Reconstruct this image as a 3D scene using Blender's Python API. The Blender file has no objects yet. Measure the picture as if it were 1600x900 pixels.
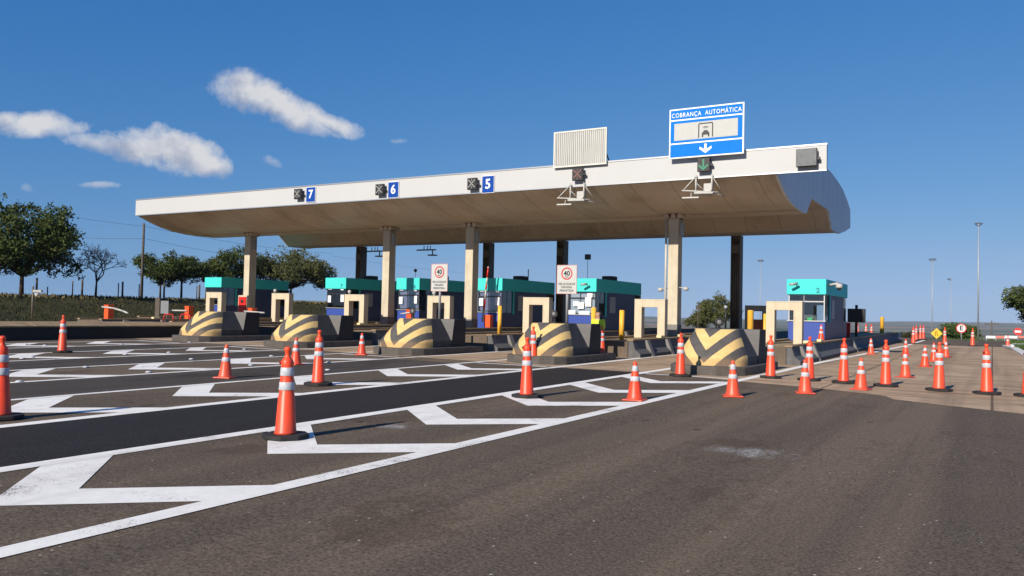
import bpy, bmesh, math, random
import numpy as np
from mathutils import Matrix, Vector
R_ = math.radians
random.seed(7)
SC = bpy.context.scene
COL = SC.collection

# ------------------------------------------------------------------ camera
CAM_H = 1.7
YAW, PIT, ROLL, FPX = 0.53109, 0.030341, 0.021598, 1279.03
cy, sy, cp, sp = math.cos(YAW), math.sin(YAW), math.cos(PIT), math.sin(PIT)
F = Vector((-sy*cp, cy*cp, sp)); R0 = Vector((cy, sy, 0)); U0 = R0.cross(F)
cr, sr = math.cos(ROLL), math.sin(ROLL)
RR = R0*cr + U0*sr; UU = U0*cr - R0*sr
S_, SL_ = -0.0053, 0.0035
def gz(x, y): return S_*(x+5.8) + SL_*y
def ray(u, v): return RR*((u-800)/FPX) - UU*((v-450)/FPX) + F
def G(u, v, dz=0.0):
    r = ray(u, v); t = (S_*5.8+dz-CAM_H)/(r.z-S_*r.x-SL_*r.y)
    return Vector((0, 0, CAM_H)) + r*t
def atY(u, v, Y): r = ray(u, v); return r*(Y/r.y) + Vector((0, 0, CAM_H))
def atD(u, v, D):
    r = ray(u, v); return r*(D/math.hypot(r.x, r.y)) + Vector((0, 0, CAM_H))

cam = bpy.data.cameras.new('camera'); camo = bpy.data.objects.new('camera', cam); COL.objects.link(camo)
cam.sensor_width = 36; cam.lens = FPX/1600*36; cam.clip_start = .1; cam.clip_end = 20000
M = Matrix.Identity(4)
for i in range(3): M[i][0] = RR[i]; M[i][1] = UU[i]; M[i][2] = -F[i]
M[0][3], M[1][3], M[2][3] = 0, 0, CAM_H
camo.matrix_world = M
SC.camera = camo

# ------------------------------------------------------------------ materials
def nd(nt, t, **kw):
    n = nt.nodes.new(t)
    for k, v in kw.items(): setattr(n, k, v)
    return n
def lk(nt, a, b): nt.links.new(a, b)
def math_(nt, op, a, b=None, c=None, clamp=False):
    n = nd(nt, 'ShaderNodeMath', operation=op); n.use_clamp = clamp
    for i, x in enumerate((a, b, c)):
        if x is None: continue
        if isinstance(x, (int, float)): n.inputs[i].default_value = x
        else: lk(nt, x, n.inputs[i])
    return n.outputs[0]
def mixc(nt, fac, a, b, mode='MIX'):
    n = nd(nt, 'ShaderNodeMix', data_type='RGBA', blend_type=mode)
    for s, x in ((n.inputs[0], fac), (n.inputs[6], a), (n.inputs[7], b)):
        if isinstance(x, (int, float)): s.default_value = x
        elif isinstance(x, tuple): s.default_value = (*x, 1) if len(x) == 3 else x
        else: lk(nt, x, s)
    return n.outputs[2]
def ramp(nt, x, p0, p1, c0=(0, 0, 0, 1), c1=(1, 1, 1, 1)):
    n = nd(nt, 'ShaderNodeValToRGB'); e = n.color_ramp.elements
    e[0].position, e[1].position = p0, p1; e[0].color, e[1].color = c0, c1
    lk(nt, x, n.inputs[0]); return n.outputs[0]
def coords(nt, scale=(1, 1, 1), kind='Object', rot=(0, 0, 0)):
    tc = nd(nt, 'ShaderNodeTexCoord'); mp = nd(nt, 'ShaderNodeMapping')
    mp.inputs['Scale'].default_value = scale; mp.inputs['Rotation'].default_value = rot
    lk(nt, tc.outputs[kind], mp.inputs[0]); return mp.outputs[0]
def noise(nt, vec, scale, detail=4, rough=.6):
    n = nd(nt, 'ShaderNodeTexNoise'); n.inputs['Scale'].default_value = scale
    n.inputs['Detail'].default_value = detail; n.inputs['Roughness'].default_value = rough
    lk(nt, vec, n.inputs['Vector']); return n.outputs['Fac']
def new_mat(name):
    m = bpy.data.materials.new(name); m.use_nodes = True; nt = m.node_tree
    b = nt.nodes['Principled BSDF']; return m, nt, b
def bump(nt, b, h, strength, dist):
    n = nd(nt, 'ShaderNodeBump'); n.inputs['Strength'].default_value = strength; n.inputs['Distance'].default_value = dist
    lk(nt, h, n.inputs['Height']); lk(nt, n.outputs[0], b.inputs['Normal'])
MATS = {}
def mat(name, col, rough=.6, var=.12, scale=3.0, spec=.4, metal=0.0, dirt=0.0, bmp=0.0, streak=0.0):
    if name in MATS: return MATS[name]
    m, nt, b = new_mat(name)
    v = coords(nt)
    n1 = noise(nt, v, scale, 5, .65)
    f = ramp(nt, n1, .3, .7)
    dk = tuple(c*(1-var) for c in col); lt = tuple(min(1, c*(1+var)) for c in col)
    c = mixc(nt, f, dk, lt)
    if dirt > 0:
        n2 = noise(nt, coords(nt, (1.3, 1.3, .7)), scale*.45, 7, .7)
        c = mixc(nt, ramp(nt, n2, .5, .78), c, mixc(nt, dirt, c, (.06, .05, .04)))
    if streak > 0:
        n3 = noise(nt, coords(nt, (5, 5, .35)), 1.6, 5, .6)
        c = mixc(nt, ramp(nt, n3, .48, .75), c, mixc(nt, streak, c, (.07, .055, .045)))
    lk(nt, c, b.inputs['Base Color'])
    b.inputs['Roughness'].default_value = rough; b.inputs['Metallic'].default_value = metal
    b.inputs['Specular IOR Level'].default_value = spec
    if bmp > 0: bump(nt, b, noise(nt, v, scale*12, 6, .7), bmp, .01)
    MATS[name] = m; return m
def glass_mat(name, tint, refl=.12):
    m, nt, b = new_mat(name); nt.nodes.remove(b)
    tr = nd(nt, 'ShaderNodeBsdfTransparent'); tr.inputs[0].default_value = (*tint, 1)
    gl = nd(nt, 'ShaderNodeBsdfGlossy'); gl.inputs['Roughness'].default_value = .03
    fr = nd(nt, 'ShaderNodeFresnel'); fr.inputs[0].default_value = 1.5
    mx = nd(nt, 'ShaderNodeMixShader')
    lk(nt, math_(nt, 'ADD', fr.outputs[0], refl*.5, clamp=True), mx.inputs[0])
    lk(nt, tr.outputs[0], mx.inputs[1]); lk(nt, gl.outputs[0], mx.inputs[2])
    lk(nt, mx.outputs[0], nt.nodes['Material Output'].inputs[0]); MATS[name] = m; return m

# ---- pavement materials (object space == world metres)
def asphalt(name, base, tint2, streaks=.62, speck=True, fine=1.0, rough=.85, old=True):
    m, nt, b = new_mat(name)
    w = coords(nt)
    big = noise(nt, w, .22, 5, .6)
    c = mixc(nt, ramp(nt, big, .35, .68), base, tint2)
    # tyre lanes along the direction of travel
    wv_ = noise(nt, coords(nt, (.05, .05, 1)), 1.0, 2, .5)
    cw = coords(nt, (.62, .03, 1), rot=(0, 0, .10))
    st = noise(nt, cw, 1.0, 3, .5)
    c = mixc(nt, math_(nt, 'MULTIPLY', ramp(nt, st, .46, .60), streaks), c, tuple(x*2.3 for x in base))
    st3 = noise(nt, coords(nt, (.9, .05, 1), rot=(0, 0, -.16)), 1.0, 4, .55)
    c = mixc(nt, math_(nt, 'MULTIPLY', ramp(nt, st3, .50, .64), streaks*.8), c, tuple(x*1.6 for x in base))
    st2 = noise(nt, coords(nt, (2.3, .05, 1), rot=(0, 0, .05)), 1.0, 4, .6)
    c = mixc(nt, math_(nt, 'MULTIPLY', ramp(nt, st2, .5, .7), streaks), c, tuple(x*.5 for x in base))
    g1 = noise(nt, w, 34, 4, .85); g2 = noise(nt, w, 9, 6, .8)
    c = mixc(nt, ramp(nt, g1, .32, .68), mixc(nt, .70*fine, c, (.006, .006, .006)), mixc(nt, .42*fine, c, (.34, .29, .24)))
    c = mixc(nt, math_(nt, 'MULTIPLY', ramp(nt, g2, .52, .75), .35*fine), c, tuple(x*.45 for x in base))
    if old:                                       # tar patches and worn spots
        p = noise(nt, coords(nt, (1, .6, 1)), .55, 6, .7)
        c = mixc(nt, math_(nt, 'MULTIPLY', ramp(nt, p, .56, .62), .35), c, tuple(x*.5 for x in base))
    if old:
        cn = noise(nt, coords(nt, (.22, .55, 1)), .8, 5, .55)
        ck = math_(nt, 'LESS_THAN', math_(nt, 'ABSOLUTE', math_(nt, 'SUBTRACT', cn, .5)), .0016)
        cm = ramp(nt, noise(nt, w, .21, 2, .5), .54, .62)
        c = mixc(nt, math_(nt, 'MULTIPLY', math_(nt, 'MULTIPLY', ck, cm), .5), c, (.02, .018, .016))
        od = nd(nt, 'ShaderNodeTexVoronoi'); od.inputs['Scale'].default_value = .9; lk(nt, coords(nt, (1, .7, 1)), od.inputs['Vector'])
        oo = math_(nt, 'ADD', od.outputs['Distance'], math_(nt, 'MULTIPLY', noise(nt, w, 9, 4, .7), .12))
        c = mixc(nt, math_(nt, 'MULTIPLY', math_(nt, 'LESS_THAN', oo, .115), .6), c, (.018, .016, .014))
    if speck:
        vo = nd(nt, 'ShaderNodeTexVoronoi'); vo.inputs['Scale'].default_value = 7.0; lk(nt, w, vo.inputs['Vector'])
        d = math_(nt, 'LESS_THAN', vo.outputs['Distance'], .07)
        pick = noise(nt, w, 2.1, 4, .7)
        c = mixc(nt, math_(nt, 'MULTIPLY', d, ramp(nt, pick, .48, .56)), c, (.55, .52, .47))
    lk(nt, c, b.inputs['Base Color']); b.inputs['Roughness'].default_value = rough
    b.inputs['Specular IOR Level'].default_value = .06
    bump(nt, b, math_(nt, 'ADD', g1, g2), .5, .015)
    return m
M_ROAD = asphalt('worn_asphalt', (.114, .078, .047), (.088, .060, .036))
M_NEW = asphalt('new_asphalt', (.0095, .0105, .013), (.007, .008, .010), .35, False, .35, .7, False)
M_MID = asphalt('middle_asphalt', (.046, .040, .036), (.036, .032, .029), .35, False, .6)

def concrete_pave():
    m, nt, b = new_mat('concrete_slabs'); w = coords(nt)
    c = mixc(nt, ramp(nt, noise(nt, w, .3, 6, .65), .35, .68), (.55, .40, .27), (.43, .31, .20))
    tr = noise(nt, coords(nt, (.3, 1.5, 1)), 1.3, 6, .7)
    c = mixc(nt, math_(nt, 'MULTIPLY', ramp(nt, tr, .47, .66), .72), c, (.17, .115, .07))
    tr2 = noise(nt, coords(nt, (.5, 7, 1)), 1.0, 4, .7)
    c = mixc(nt, math_(nt, 'MULTIPLY', ramp(nt, tr2, .54, .68), .4), c, (.16, .11, .07))
    st = noise(nt, coords(nt, (1.3, .04, 1)), 1.0, 4, .6)
    c = mixc(nt, math_(nt, 'MULTIPLY', ramp(nt, st, .48, .68), .45), c, (.12, .095, .075))
    br = nd(nt, 'ShaderNodeTexBrick'); br.offset = 0; br.inputs['Scale'].default_value = 1
    br.inputs['Brick Width'].default_value = 3.5; br.inputs['Row Height'].default_value = 5.0
    br.inputs['Mortar Size'].default_value = .03; br.inputs['Mortar Smooth'].default_value = .2
    lk(nt, w, br.inputs['Vector'])
    c = mixc(nt, math_(nt, 'MULTIPLY', br.outputs['Fac'], .7), c, (.05, .04, .03))
    g = noise(nt, w, 40, 4, .75)
    c = mixc(nt, ramp(nt, g, .3, .7), mixc(nt, .25, c, (.03, .02, .015)), c)
    lk(nt, c, b.inputs['Base Color']); b.inputs['Roughness'].default_value = .9; b.inputs['Specular IOR Level'].default_value = .08
    bump(nt, b, math_(nt, 'ADD', g, tr), .25, .012)
    return m
M_CONC = concrete_pave()

def paint_mat():
    m, nt, b = new_mat('road_paint'); w = coords(nt)
    g = noise(nt, w, 45, 5, .8); n = noise(nt, w, 1.1, 5, .7)
    c = mixc(nt, ramp(nt, noise(nt, w, 5, 5, .7), .35, .7), (.76, .735, .68), (.88, .855, .80))
    worn = math_(nt, 'ADD', math_(nt, 'MULTIPLY', g, .62), math_(nt, 'MULTIPLY', n, .5))
    c = mixc(nt, ramp(nt, worn, .628, .69), c, (.075, .065, .057))
    st = noise(nt, coords(nt, (1.6, .08, 1)), 1.2, 5, .6)
    c = mixc(nt, math_(nt, 'MULTIPLY', ramp(nt, st, .5, .72), .28), c, (.28, .25, .22))
    lk(nt, c, b.inputs['Base Color']); b.inputs['Roughness'].default_value = .8; b.inputs['Specular IOR Level'].default_value = .08
    bump(nt, b, g, .3, .01)
    return m
M_PAINT = paint_mat()

def ground_mat():
    m, nt, b = new_mat('grassland'); w = coords(nt)
    near = mixc(nt, ramp(nt, noise(nt, w, .35, 6, .7), .35, .65), (.030, .036, .015), (.070, .060, .030))  # near tones kept dark to hold the tree shade on the bank
    near = mixc(nt, ramp(nt, noise(nt, w, 6, 5, .75), .3, .7), mixc(nt, .55, near, (.02, .022, .01)), near)
    vo = nd(nt, 'ShaderNodeTexVoronoi'); vo.inputs['Scale'].default_value = .0042; vo.inputs['Randomness'].default_value = .9
    lk(nt, coords(nt, (.55, 1.3, 1)), vo.inputs['Vector'])
    sepc = nd(nt, 'ShaderNodeSeparateColor'); lk(nt, vo.outputs['Color'], sepc.inputs[0])
    far = nd(nt, 'ShaderNodeValToRGB'); lk(nt, sepc.outputs[0], far.inputs[0]); e = far.color_ramp.elements
    far.color_ramp.interpolation = 'CONSTANT'
    e[0].color = (.14, .135, .06, 1); e[1].position = .28; e[1].color = (.22, .17, .10, 1)
    for p, cc in ((.5, (.06, .085, .03, 1)), (.68, (.30, .16, .10, 1)), (.84, (.13, .15, .06, 1))):
        x = e.new(p); x.color = cc
    fc = mixc(nt, ramp(nt, noise(nt, coords(nt, (.5, 1.4, 1)), .006, 6, .75), .50, .56), far.outputs[0], (.020, .032, .018))
    sx = nd(nt, 'ShaderNodeSeparateXYZ'); lk(nt, w, sx.inputs[0])
    d = math_(nt, 'DIVIDE', sx.outputs[1], 300, clamp=True)
    c = mixc(nt, ramp(nt, d, .5, .9), near, fc)
    lk(nt, c, b.inputs['Base Color']); b.inputs['Roughness'].default_value = .95; b.inputs['Specular IOR Level'].default_value = .1
    bump(nt, b, noise(nt, w, 9, 6, .75), .6, .05)
    return m
M_GROUND = ground_mat()

def leaf_mat(name, a, bcol, c3):
    m, nt, b = new_mat(name)
    v = coords(nt); n = noise(nt, v, .9, 3, .6); n2 = noise(nt, v, 7, 2, .6)
    c = mixc(nt, ramp(nt, n, .38, .62), a, bcol); c = mixc(nt, ramp(nt, n2, .55, .72), c, c3)
    lk(nt, c, b.inputs['Base Color']); b.inputs['Roughness'].default_value = .75; b.inputs['Specular IOR Level'].default_value = .10
    return m
M_LEAF = leaf_mat('leaf_green', (.040, .060, .015), (.072, .094, .025), (.14, .135, .04))
M_LEAF2 = leaf_mat('leaf_olive', (.056, .066, .022), (.098, .104, .036), (.175, .15, .06))
M_BUSH = leaf_mat('bush_green', (.045, .080, .022), (.075, .12, .03), (.13, .16, .05))
M_GRASS = leaf_mat('grass_blades', (.030, .036, .014), (.055, .052, .022), (.12, .095, .045))  # tree shade over the bank is put into these darker greens
M_BARK = mat('bark', (.075, .055, .042), .9, .35, 6, .1, bmp=.5)

def stripes_mat():
    m, nt, b = new_mat('chevron_paint')
    tc = nd(nt, 'ShaderNodeTexCoord'); sx = nd(nt, 'ShaderNodeSeparateXYZ'); lk(nt, tc.outputs['Object'], sx.inputs[0])
    wob = noise(nt, coords(nt), 6, 3, .6)
    t = math_(nt, 'SUBTRACT', sx.outputs[2], math_(nt, 'MULTIPLY', math_(nt, 'ABSOLUTE', sx.outputs[0]), .98))
    t = math_(nt, 'ADD', t, math_(nt, 'MULTIPLY', wob, .02))
    fr = math_(nt, 'FRACT', math_(nt, 'ADD', math_(nt, 'DIVIDE', math_(nt, 'SUBTRACT', t, .33), .71), 3))
    s = ramp(nt, fr, .495, .505)
    v = coords(nt)
    dark = mixc(nt, ramp(nt, noise(nt, v, 3, 5, .7), .3, .7), (.060, .055, .050), (.105, .095, .085))
    yel = mixc(nt, ramp(nt, noise(nt, v, 2.5, 5, .7), .3, .72), (.60, .40, .14), (.68, .50, .22))
    yel = mixc(nt, ramp(nt, noise(nt, v, 9, 6, .75), .56, .72), yel, (.44, .28, .10))
    c = mixc(nt, s, dark, yel)
    low = ramp(nt, math_(nt, 'ADD', sx.outputs[2], math_(nt, 'MULTIPLY', noise(nt, v, 4, 5, .7), .25)), .52, .62)
    c = mixc(nt, math_(nt, 'SUBTRACT', .35, math_(nt, 'MULTIPLY', low, .35)), c, (.30, .16, .07))
    lk(nt, c, b.inputs['Base Color']); b.inputs['Roughness'].default_value = .75
    bump(nt, b, noise(nt, v, 30, 5, .7), .2, .01)
    return m
M_CHEV = stripes_mat()

def soffit_mat():
    m, nt, b = new_mat('soffit_panels'); w = coords(nt)
    c = mixc(nt, ramp(nt, noise(nt, coords(nt, (.28, .8, 1)), .8, 5, .6), .32, .7), (.50, .395, .29), (.62, .51, .39))
    sx = nd(nt, 'ShaderNodeSeparateXYZ'); lk(nt, w, sx.inputs[0])
    stn = noise(nt, coords(nt, (.9, .12, 1)), .7, 6, .7)
    c = mixc(nt, math_(nt, 'MULTIPLY', ramp(nt, stn, .5, .7), .55), c, (.21, .145, .095))
    hi = noise(nt, coords(nt, (.22, .3, 1)), 1.2, 3, .5)
    c = mixc(nt, math_(nt, 'MULTIPLY', ramp(nt, hi, .6, .75), .45), c, (.60, .55, .46))
    br = nd(nt, 'ShaderNodeTexBrick'); br.offset = .5; br.inputs['Scale'].default_value = 1
    br.inputs['Brick Width'].default_value = 1.75; br.inputs['Row Height'].default_value = 60
    br.inputs['Mortar Size'].default_value = .03; lk(nt, w, br.inputs['Vector'])
    c = mixc(nt, math_(nt, 'MULTIPLY', br.outputs['Fac'], .38), c, (.16, .12, .085))
    lk(nt, c, b.inputs['Base Color']); b.inputs['Roughness'].default_value = .45
    return m
M_SOFF = soffit_mat()

def clad_mat():
    m, nt, b = new_mat('grey_blue_cladding')
    wv = nd(nt, 'ShaderNodeTexWave'); wv.bands_direction = 'Y'; wv.inputs['Scale'].default_value = .55
    wv.inputs['Distortion'].default_value = .3; lk(nt, coords(nt), wv.inputs['Vector'])
    n = noise(nt, coords(nt, (2, 3, .25)), 1.2, 5, .7)
    c = mixc(nt, ramp(nt, wv.outputs['Fac'], .0, .08), (.52, .55, .58), (.64, .66, .68))
    c = mixc(nt, math_(nt, 'MULTIPLY', ramp(nt, n, .48, .72), .4), c, (.18, .19, .21))
    lk(nt, c, b.inputs['Base Color']); b.inputs['Roughness'].default_value = .5
    return m
M_CLAD = clad_mat()

M_WHITE = mat('white_metal_panel', (.54, .54, .53), .5, .03, .7, .3, streak=.12)
M_WHITET = mat('white_painted_tube', (.44, .43, .40), .5, .10, 5, dirt=.3)
M_BEIGE = mat('beige_painted_concrete', (.52, .46, .35), .8, .08, 2.2, .3, dirt=.35, streak=.25, bmp=.15)
M_PORTAL = mat('cream_painted_concrete', (.56, .47, .335), .8, .07, 2.2, .3, dirt=.25, streak=.18, bmp=.15)
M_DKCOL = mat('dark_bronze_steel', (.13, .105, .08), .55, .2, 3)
M_DKGREY = mat('dark_grey_paint', (.055, .054, .055), .7, .2, 2.5, .3, dirt=.3, bmp=.2)
M_MIDGREY = mat('mid_grey_and_lit_facet', (.19, .18, .17), .8, .12, 2.5, .3, dirt=.25, bmp=.2)
M_KERB = mat('kerb_concrete', (.095, .085, .076), .9, .25, 4, .2, dirt=.4, bmp=.4)
M_WALL = mat('barrier_grey', (.115, .115, .118), .85, .18, 2.2, .25, dirt=.5, streak=.35, bmp=.3)
M_DECK = mat('island_concrete', (.30, .215, .125), .85, .2, 2.0, .2, dirt=.4, bmp=.3)
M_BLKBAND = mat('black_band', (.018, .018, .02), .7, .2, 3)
M_TEAL = mat('teal_cladding', (.055, .58, .55), .6, .04, 1.3, .2, dirt=.06)
M_NAVY = None
M_BLUEP = mat('blue_panel', (.030, .065, .30), .45, .06, 3)
M_ALU = mat('aluminium_frame', (.50, .50, .50), .35, .06, 6, metal=.7)
M_GREYBOX = mat('grey_metal', (.33, .34, .34), .45, .15, 5, metal=.3)
M_BLACK = mat('black_plastic', (.018, .018, .019), .5, .2, 6)
M_ORANGE = mat('cone_orange', (.80, .060, .016), .42, .06, 4, .5, dirt=.22)
def _worn(m):
    nt = m.node_tree; b = nt.nodes['Principled BSDF']; l = b.inputs['Base Color'].links[0].from_socket
    oi_ = nd(nt, 'ShaderNodeObjectInfo'); v = coords(nt)
    c = mixc(nt, math_(nt, 'MULTIPLY', oi_.outputs['Random'], .35), l, (.74, .125, .05))
    sc = noise(nt, coords(nt, (3, 3, 1.2)), 5, 7, .75)
    c = mixc(nt, math_(nt, 'MULTIPLY', ramp(nt, sc, .56, .70), .55), c, (.22, .05, .03))
    sx = nd(nt, 'ShaderNodeSeparateXYZ'); lk(nt, v, sx.inputs[0])
    low = ramp(nt, math_(nt, 'ADD', sx.outputs[2], math_(nt, 'MULTIPLY', sc, .3)), .14, .42)
    c = mixc(nt, math_(nt, 'SUBTRACT', .30, math_(nt, 'MULTIPLY', low, .30)), c, (.16, .07, .05))
    lk(nt, c, b.inputs['Base Color'])
_worn(M_ORANGE)
M_ORANGEB = mat('barrier_orange', (.80, .095, .02), .45, .08, 4)
M_RUBBER = mat('black_rubber', (.022, .021, .021), .8, .25, 6)
M_REFL = mat('reflective_white', (.47, .48, .51), .35, .16, 22)
M_YEL = mat('bollard_yellow', (.80, .42, .045), .5, .1, 5, dirt=.25)
M_SIGNBLUE = mat('sign_blue', (.002, .165, .58), .55, .05, 3, .10)
M_NUMBLUE = mat('number_sign_blue', (.006, .055, .30), .55, .05, 3, .12)
M_SIGNW = mat('sign_white', (.78, .78, .76), .45, .03, 4)
M_PANELW = mat('sign_panel_white', (.46, .465, .445), .6, .04, 4, .2)
M_SIGNR = mat('sign_red', (.50, .03, .025), .45, .06, 4)
M_SIGNK = mat('sign_black', (.02, .02, .022), .5, .05, 4)
M_SIGNY = mat('sign_yellow', (.80, .45, .02), .45, .05, 4)
M_RED = mat('red_paint', (.55, .02, .015), .4, .1, 4)
M_LILAC = mat('lilac_blind', (.42, .34, .50), .7, .08, 4)
M_LILACD = mat('lilac_film', (.27, .22, .38), .5, .08, 4)
M_PAPER = mat('paper', (.76, .76, .78), .7, .04, 4)
M_GREYIN = mat('grey_partition', (.16, .16, .155), .6, .08, 3)
M_POST = mat('galvanised_post', (.34, .35, .36), .5, .12, 6, metal=.3)
M_WOOD = mat('weathered_wood', (.10, .078, .06), .9, .3, 6, bmp=.4)
M_SKIN = mat('skin', (.42, .24, .17), .6, .05, 8)
M_HAIR = mat('dark_hair', (.02, .014, .01), .5, .2, 12)
M_HIVIS = mat('high_visibility_yellow', (.55, .70, .03), .6, .06, 8)
M_TROUS = mat('grey_trousers', (.12, .12, .13), .8, .1, 8)
M_CARP = mat('dark_blue_car_paint', (.02, .03, .06), .25, .05, 4, .6)
M_GLASS = glass_mat('booth_glass', (.84, .90, .90), .10)
M_DGLASS = glass_mat('dark_glass', (.18, .2, .22), .14)

def siding_mat():
    m, nt, b = new_mat('navy_siding')
    sx = nd(nt, 'ShaderNodeSeparateXYZ'); lk(nt, coords(nt), sx.inputs[0])
    fr = math_(nt, 'FRACT', math_(nt, 'MULTIPLY', sx.outputs[2], 7.2))
    n = noise(nt, coords(nt), 1.5, 4, .6)
    c = mixc(nt, ramp(nt, n, .3, .7), (.030, .040, .105), (.042, .053, .13))
    c = mixc(nt, ramp(nt, fr, .86, .93), c, (.012, .014, .035))
    lk(nt, c, b.inputs['Base Color']); b.inputs['Roughness'].default_value = .5
    bump(nt, b, fr, .4, .02)
    return m
M_NAVY = siding_mat()
def emis(name, col, strength):
    m, nt, b = new_mat(name); b.inputs['Base Color'].default_value = (*col, 1)
    b.inputs['Emission Color'].default_value = (*col, 1); b.inputs['Emission Strength'].default_value = strength
    return m
M_GREENLED = emis('green_led', (.012, .19, .10), .02)
M_REDLED = mat('unlit_red_led', (.36, .19, .165), .5, .1, 9)
M_GREYLED = mat('unlit_led', (.40, .41, .39), .5, .1, 9)

# ------------------------------------------------------------------ geometry helpers
class MB:
    def __init__(s): s.v = []; s.f = []; s.m = []; s.sm = []
    def add(s, vs, fs, mi=0, smooth=False):
        o = len(s.v); s.v += [tuple(x) for x in vs]
        for q in fs: s.f.append(tuple(o+i for i in q)); s.m.append(mi); s.sm.append(smooth)
        return s
    def box(s, x0, x1, y0, y1, z0, z1, mi=0):
        return s.add([(x0, y0, z0), (x1, y0, z0), (x1, y1, z0), (x0, y1, z0), (x0, y0, z1), (x1, y0, z1), (x1, y1, z1), (x0, y1, z1)],
                     [(0, 3, 2, 1), (4, 5, 6, 7), (0, 1, 5, 4), (1, 2, 6, 5), (2, 3, 7, 6), (3, 0, 4, 7)], mi)
    def obox(s, c, ax, sx, sy_, z0, z1, mi=0):     # box turned about z by ax
        ca, sa = math.cos(ax), math.sin(ax); P = []
        for z in (z0, z1):
            for dx, dy in ((-sx, -sy_), (sx, -sy_), (sx, sy_), (-sx, sy_)):
                P.append((c[0]+dx*ca-dy*sa, c[1]+dx*sa+dy*ca, z))
        return s.add(P, [(0, 3, 2, 1), (4, 5, 6, 7), (0, 1, 5, 4), (1, 2, 6, 5), (2, 3, 7, 6), (3, 0, 4, 7)], mi)
    def tube(s, p0, p1, r0, r1=None, n=8, mi=0, cap=True):
        r1 = r0 if r1 is None else r1
        a, b = Vector(p0), Vector(p1); d = (b-a).normalized()
        t = Vector((0, 0, 1)) if abs(d.z) < .9 else Vector((1, 0, 0))
        e1 = d.cross(t).normalized(); e2 = d.cross(e1)
        P = []
        for c, r in ((a, r0), (b, r1)):
            for i in range(n):
                w = 2*math.pi*i/n; P.append(c + e1*(r*math.cos(w)) + e2*(r*math.sin(w)))
        s.add(P, [(i, i+n, (i+1) % n+n, (i+1) % n) for i in range(n)], mi, True)
        if cap: s.add(P[:n], [tuple(range(n))], mi); s.add(P[n:], [tuple(range(n-1, -1, -1))], mi)
        return s
    def path(s, pts, r, n=6, mi=0):
        for a, b in zip(pts, pts[1:]): s.tube(a, b, r, r, n, mi)
        return s
    def lathe(s, prof, c=(0, 0, 0), n=20, mi=0, axis='z', smooth=True):
        P = []
        for r, h in prof:
            for i in range(n):
                w = 2*math.pi*i/n; x, y = r*math.cos(w), r*math.sin(w)
                P.append((c[0]+x, c[1]+y, c[2]+h) if axis == 'z' else (c[0]+x, c[1]-h, c[2]+y))
        fs = []
        for j in range(len(prof)-1):
            for i in range(n): fs.append((j*n+i, j*n+(i+1) % n, (j+1)*n+(i+1) % n, (j+1)*n+i))
        s.add(P, fs, mi, smooth)
        s.add(P[:n], [tuple(range(n-1, -1, -1))], mi); s.add(P[-n:], [tuple(range(n))], mi)
        return s
    def prism_z(s, poly, z0, z1, mi=0):
        n = len(poly); P = [(x, y, z0) for x, y in poly] + [(x, y, z1) for x, y in poly]
        return s.add(P, [tuple(range(n-1, -1, -1)), tuple(range(n, 2*n))] + [(i, (i+1) % n, (i+1) % n+n, i+n) for i in range(n)], mi)
    def prism_y(s, poly, y0, y1, mi=0):            # poly in (x,z)
        n = len(poly); P = [(x, y0, z) for x, z in poly] + [(x, y1, z) for x, z in poly]
        return s.add(P, [tuple(range(n)), tuple(range(2*n-1, n-1, -1))] + [(i, i+n, (i+1) % n+n, (i+1) % n) for i in range(n)], mi)
    def prism_x(s, poly, x0, x1, mi=0):            # poly in (y,z)
        n = len(poly); P = [(x0, y, z) for y, z in poly] + [(x1, y, z) for y, z in poly]
        return s.add(P, [tuple(range(n-1, -1, -1)), tuple(range(n, 2*n))] + [(i, (i+1) % n, (i+1) % n+n, i+n) for i in range(n)], mi)
    def sphere(s, c, r, n=12, mi=0, sz=1.0):
        m = max(6, n//2+2)
        return s.lathe([(max(1e-4, r*math.sin(math.pi*j/m)), -r*sz*math.cos(math.pi*j/m)) for j in range(m+1)], c, n, mi)
    def build(s, name, mats, parent=None, loc=None, bevel=0.0, fix=True):
        me = bpy.data.meshes.new(name); me.from_pydata(s.v, [], s.f)
        for m in (mats if isinstance(mats, (list, tuple)) else [mats]): me.materials.append(m)
        me.polygons.foreach_set('material_index', s.m); me.polygons.foreach_set('use_smooth', s.sm)
        if fix:
            bm = bmesh.new(); bm.from_mesh(me); bmesh.ops.remove_doubles(bm, verts=bm.verts, dist=1e-5)
            bmesh.ops.recalc_face_normals(bm, faces=bm.faces); bm.to_mesh(me); bm.free()
        me.update()
        o = bpy.data.objects.new(name, me); COL.objects.link(o)
        if parent is not None: o.parent = parent
        if loc is not None: o.location = loc
        if bevel > 0:
            b = o.modifiers.new('bevel', 'BEVEL'); b.width = bevel; b.segments = 2; b.limit_method = 'ANGLE'; b.angle_limit = R_(40)
        return o
def thing(name, label, cat, loc=(0, 0, 0), rz=0.0, group=None):
    o = bpy.data.objects.new(name, None); COL.objects.link(o); o.location = loc; o.rotation_euler = (0, 0, rz)
    o.empty_display_size = .2
    return tag(o, label, cat, group)
def tag(o, label, cat, group=None):
    o['label'] = label; o['category'] = cat
    if group: o['group'] = group
    return o
def struct(o, kind='structure'): o['kind'] = kind; return o
def kids(o): return [c for c in ALLP if c.parent == o]
def dup(root, loc, rz=0.0, label=None, group=None):
    r = root.copy(); COL.objects.link(r); r.location = loc; r.rotation_euler = (0, 0, rz)
    if label: r['label'] = label
    if group: r['group'] = group
    for ch in list(root.children):
        c = ch.copy(); COL.objects.link(c); c.parent = r
        for g in list(ch.children):
            d = g.copy(); COL.objects.link(d); d.parent = c
    return r
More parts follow.
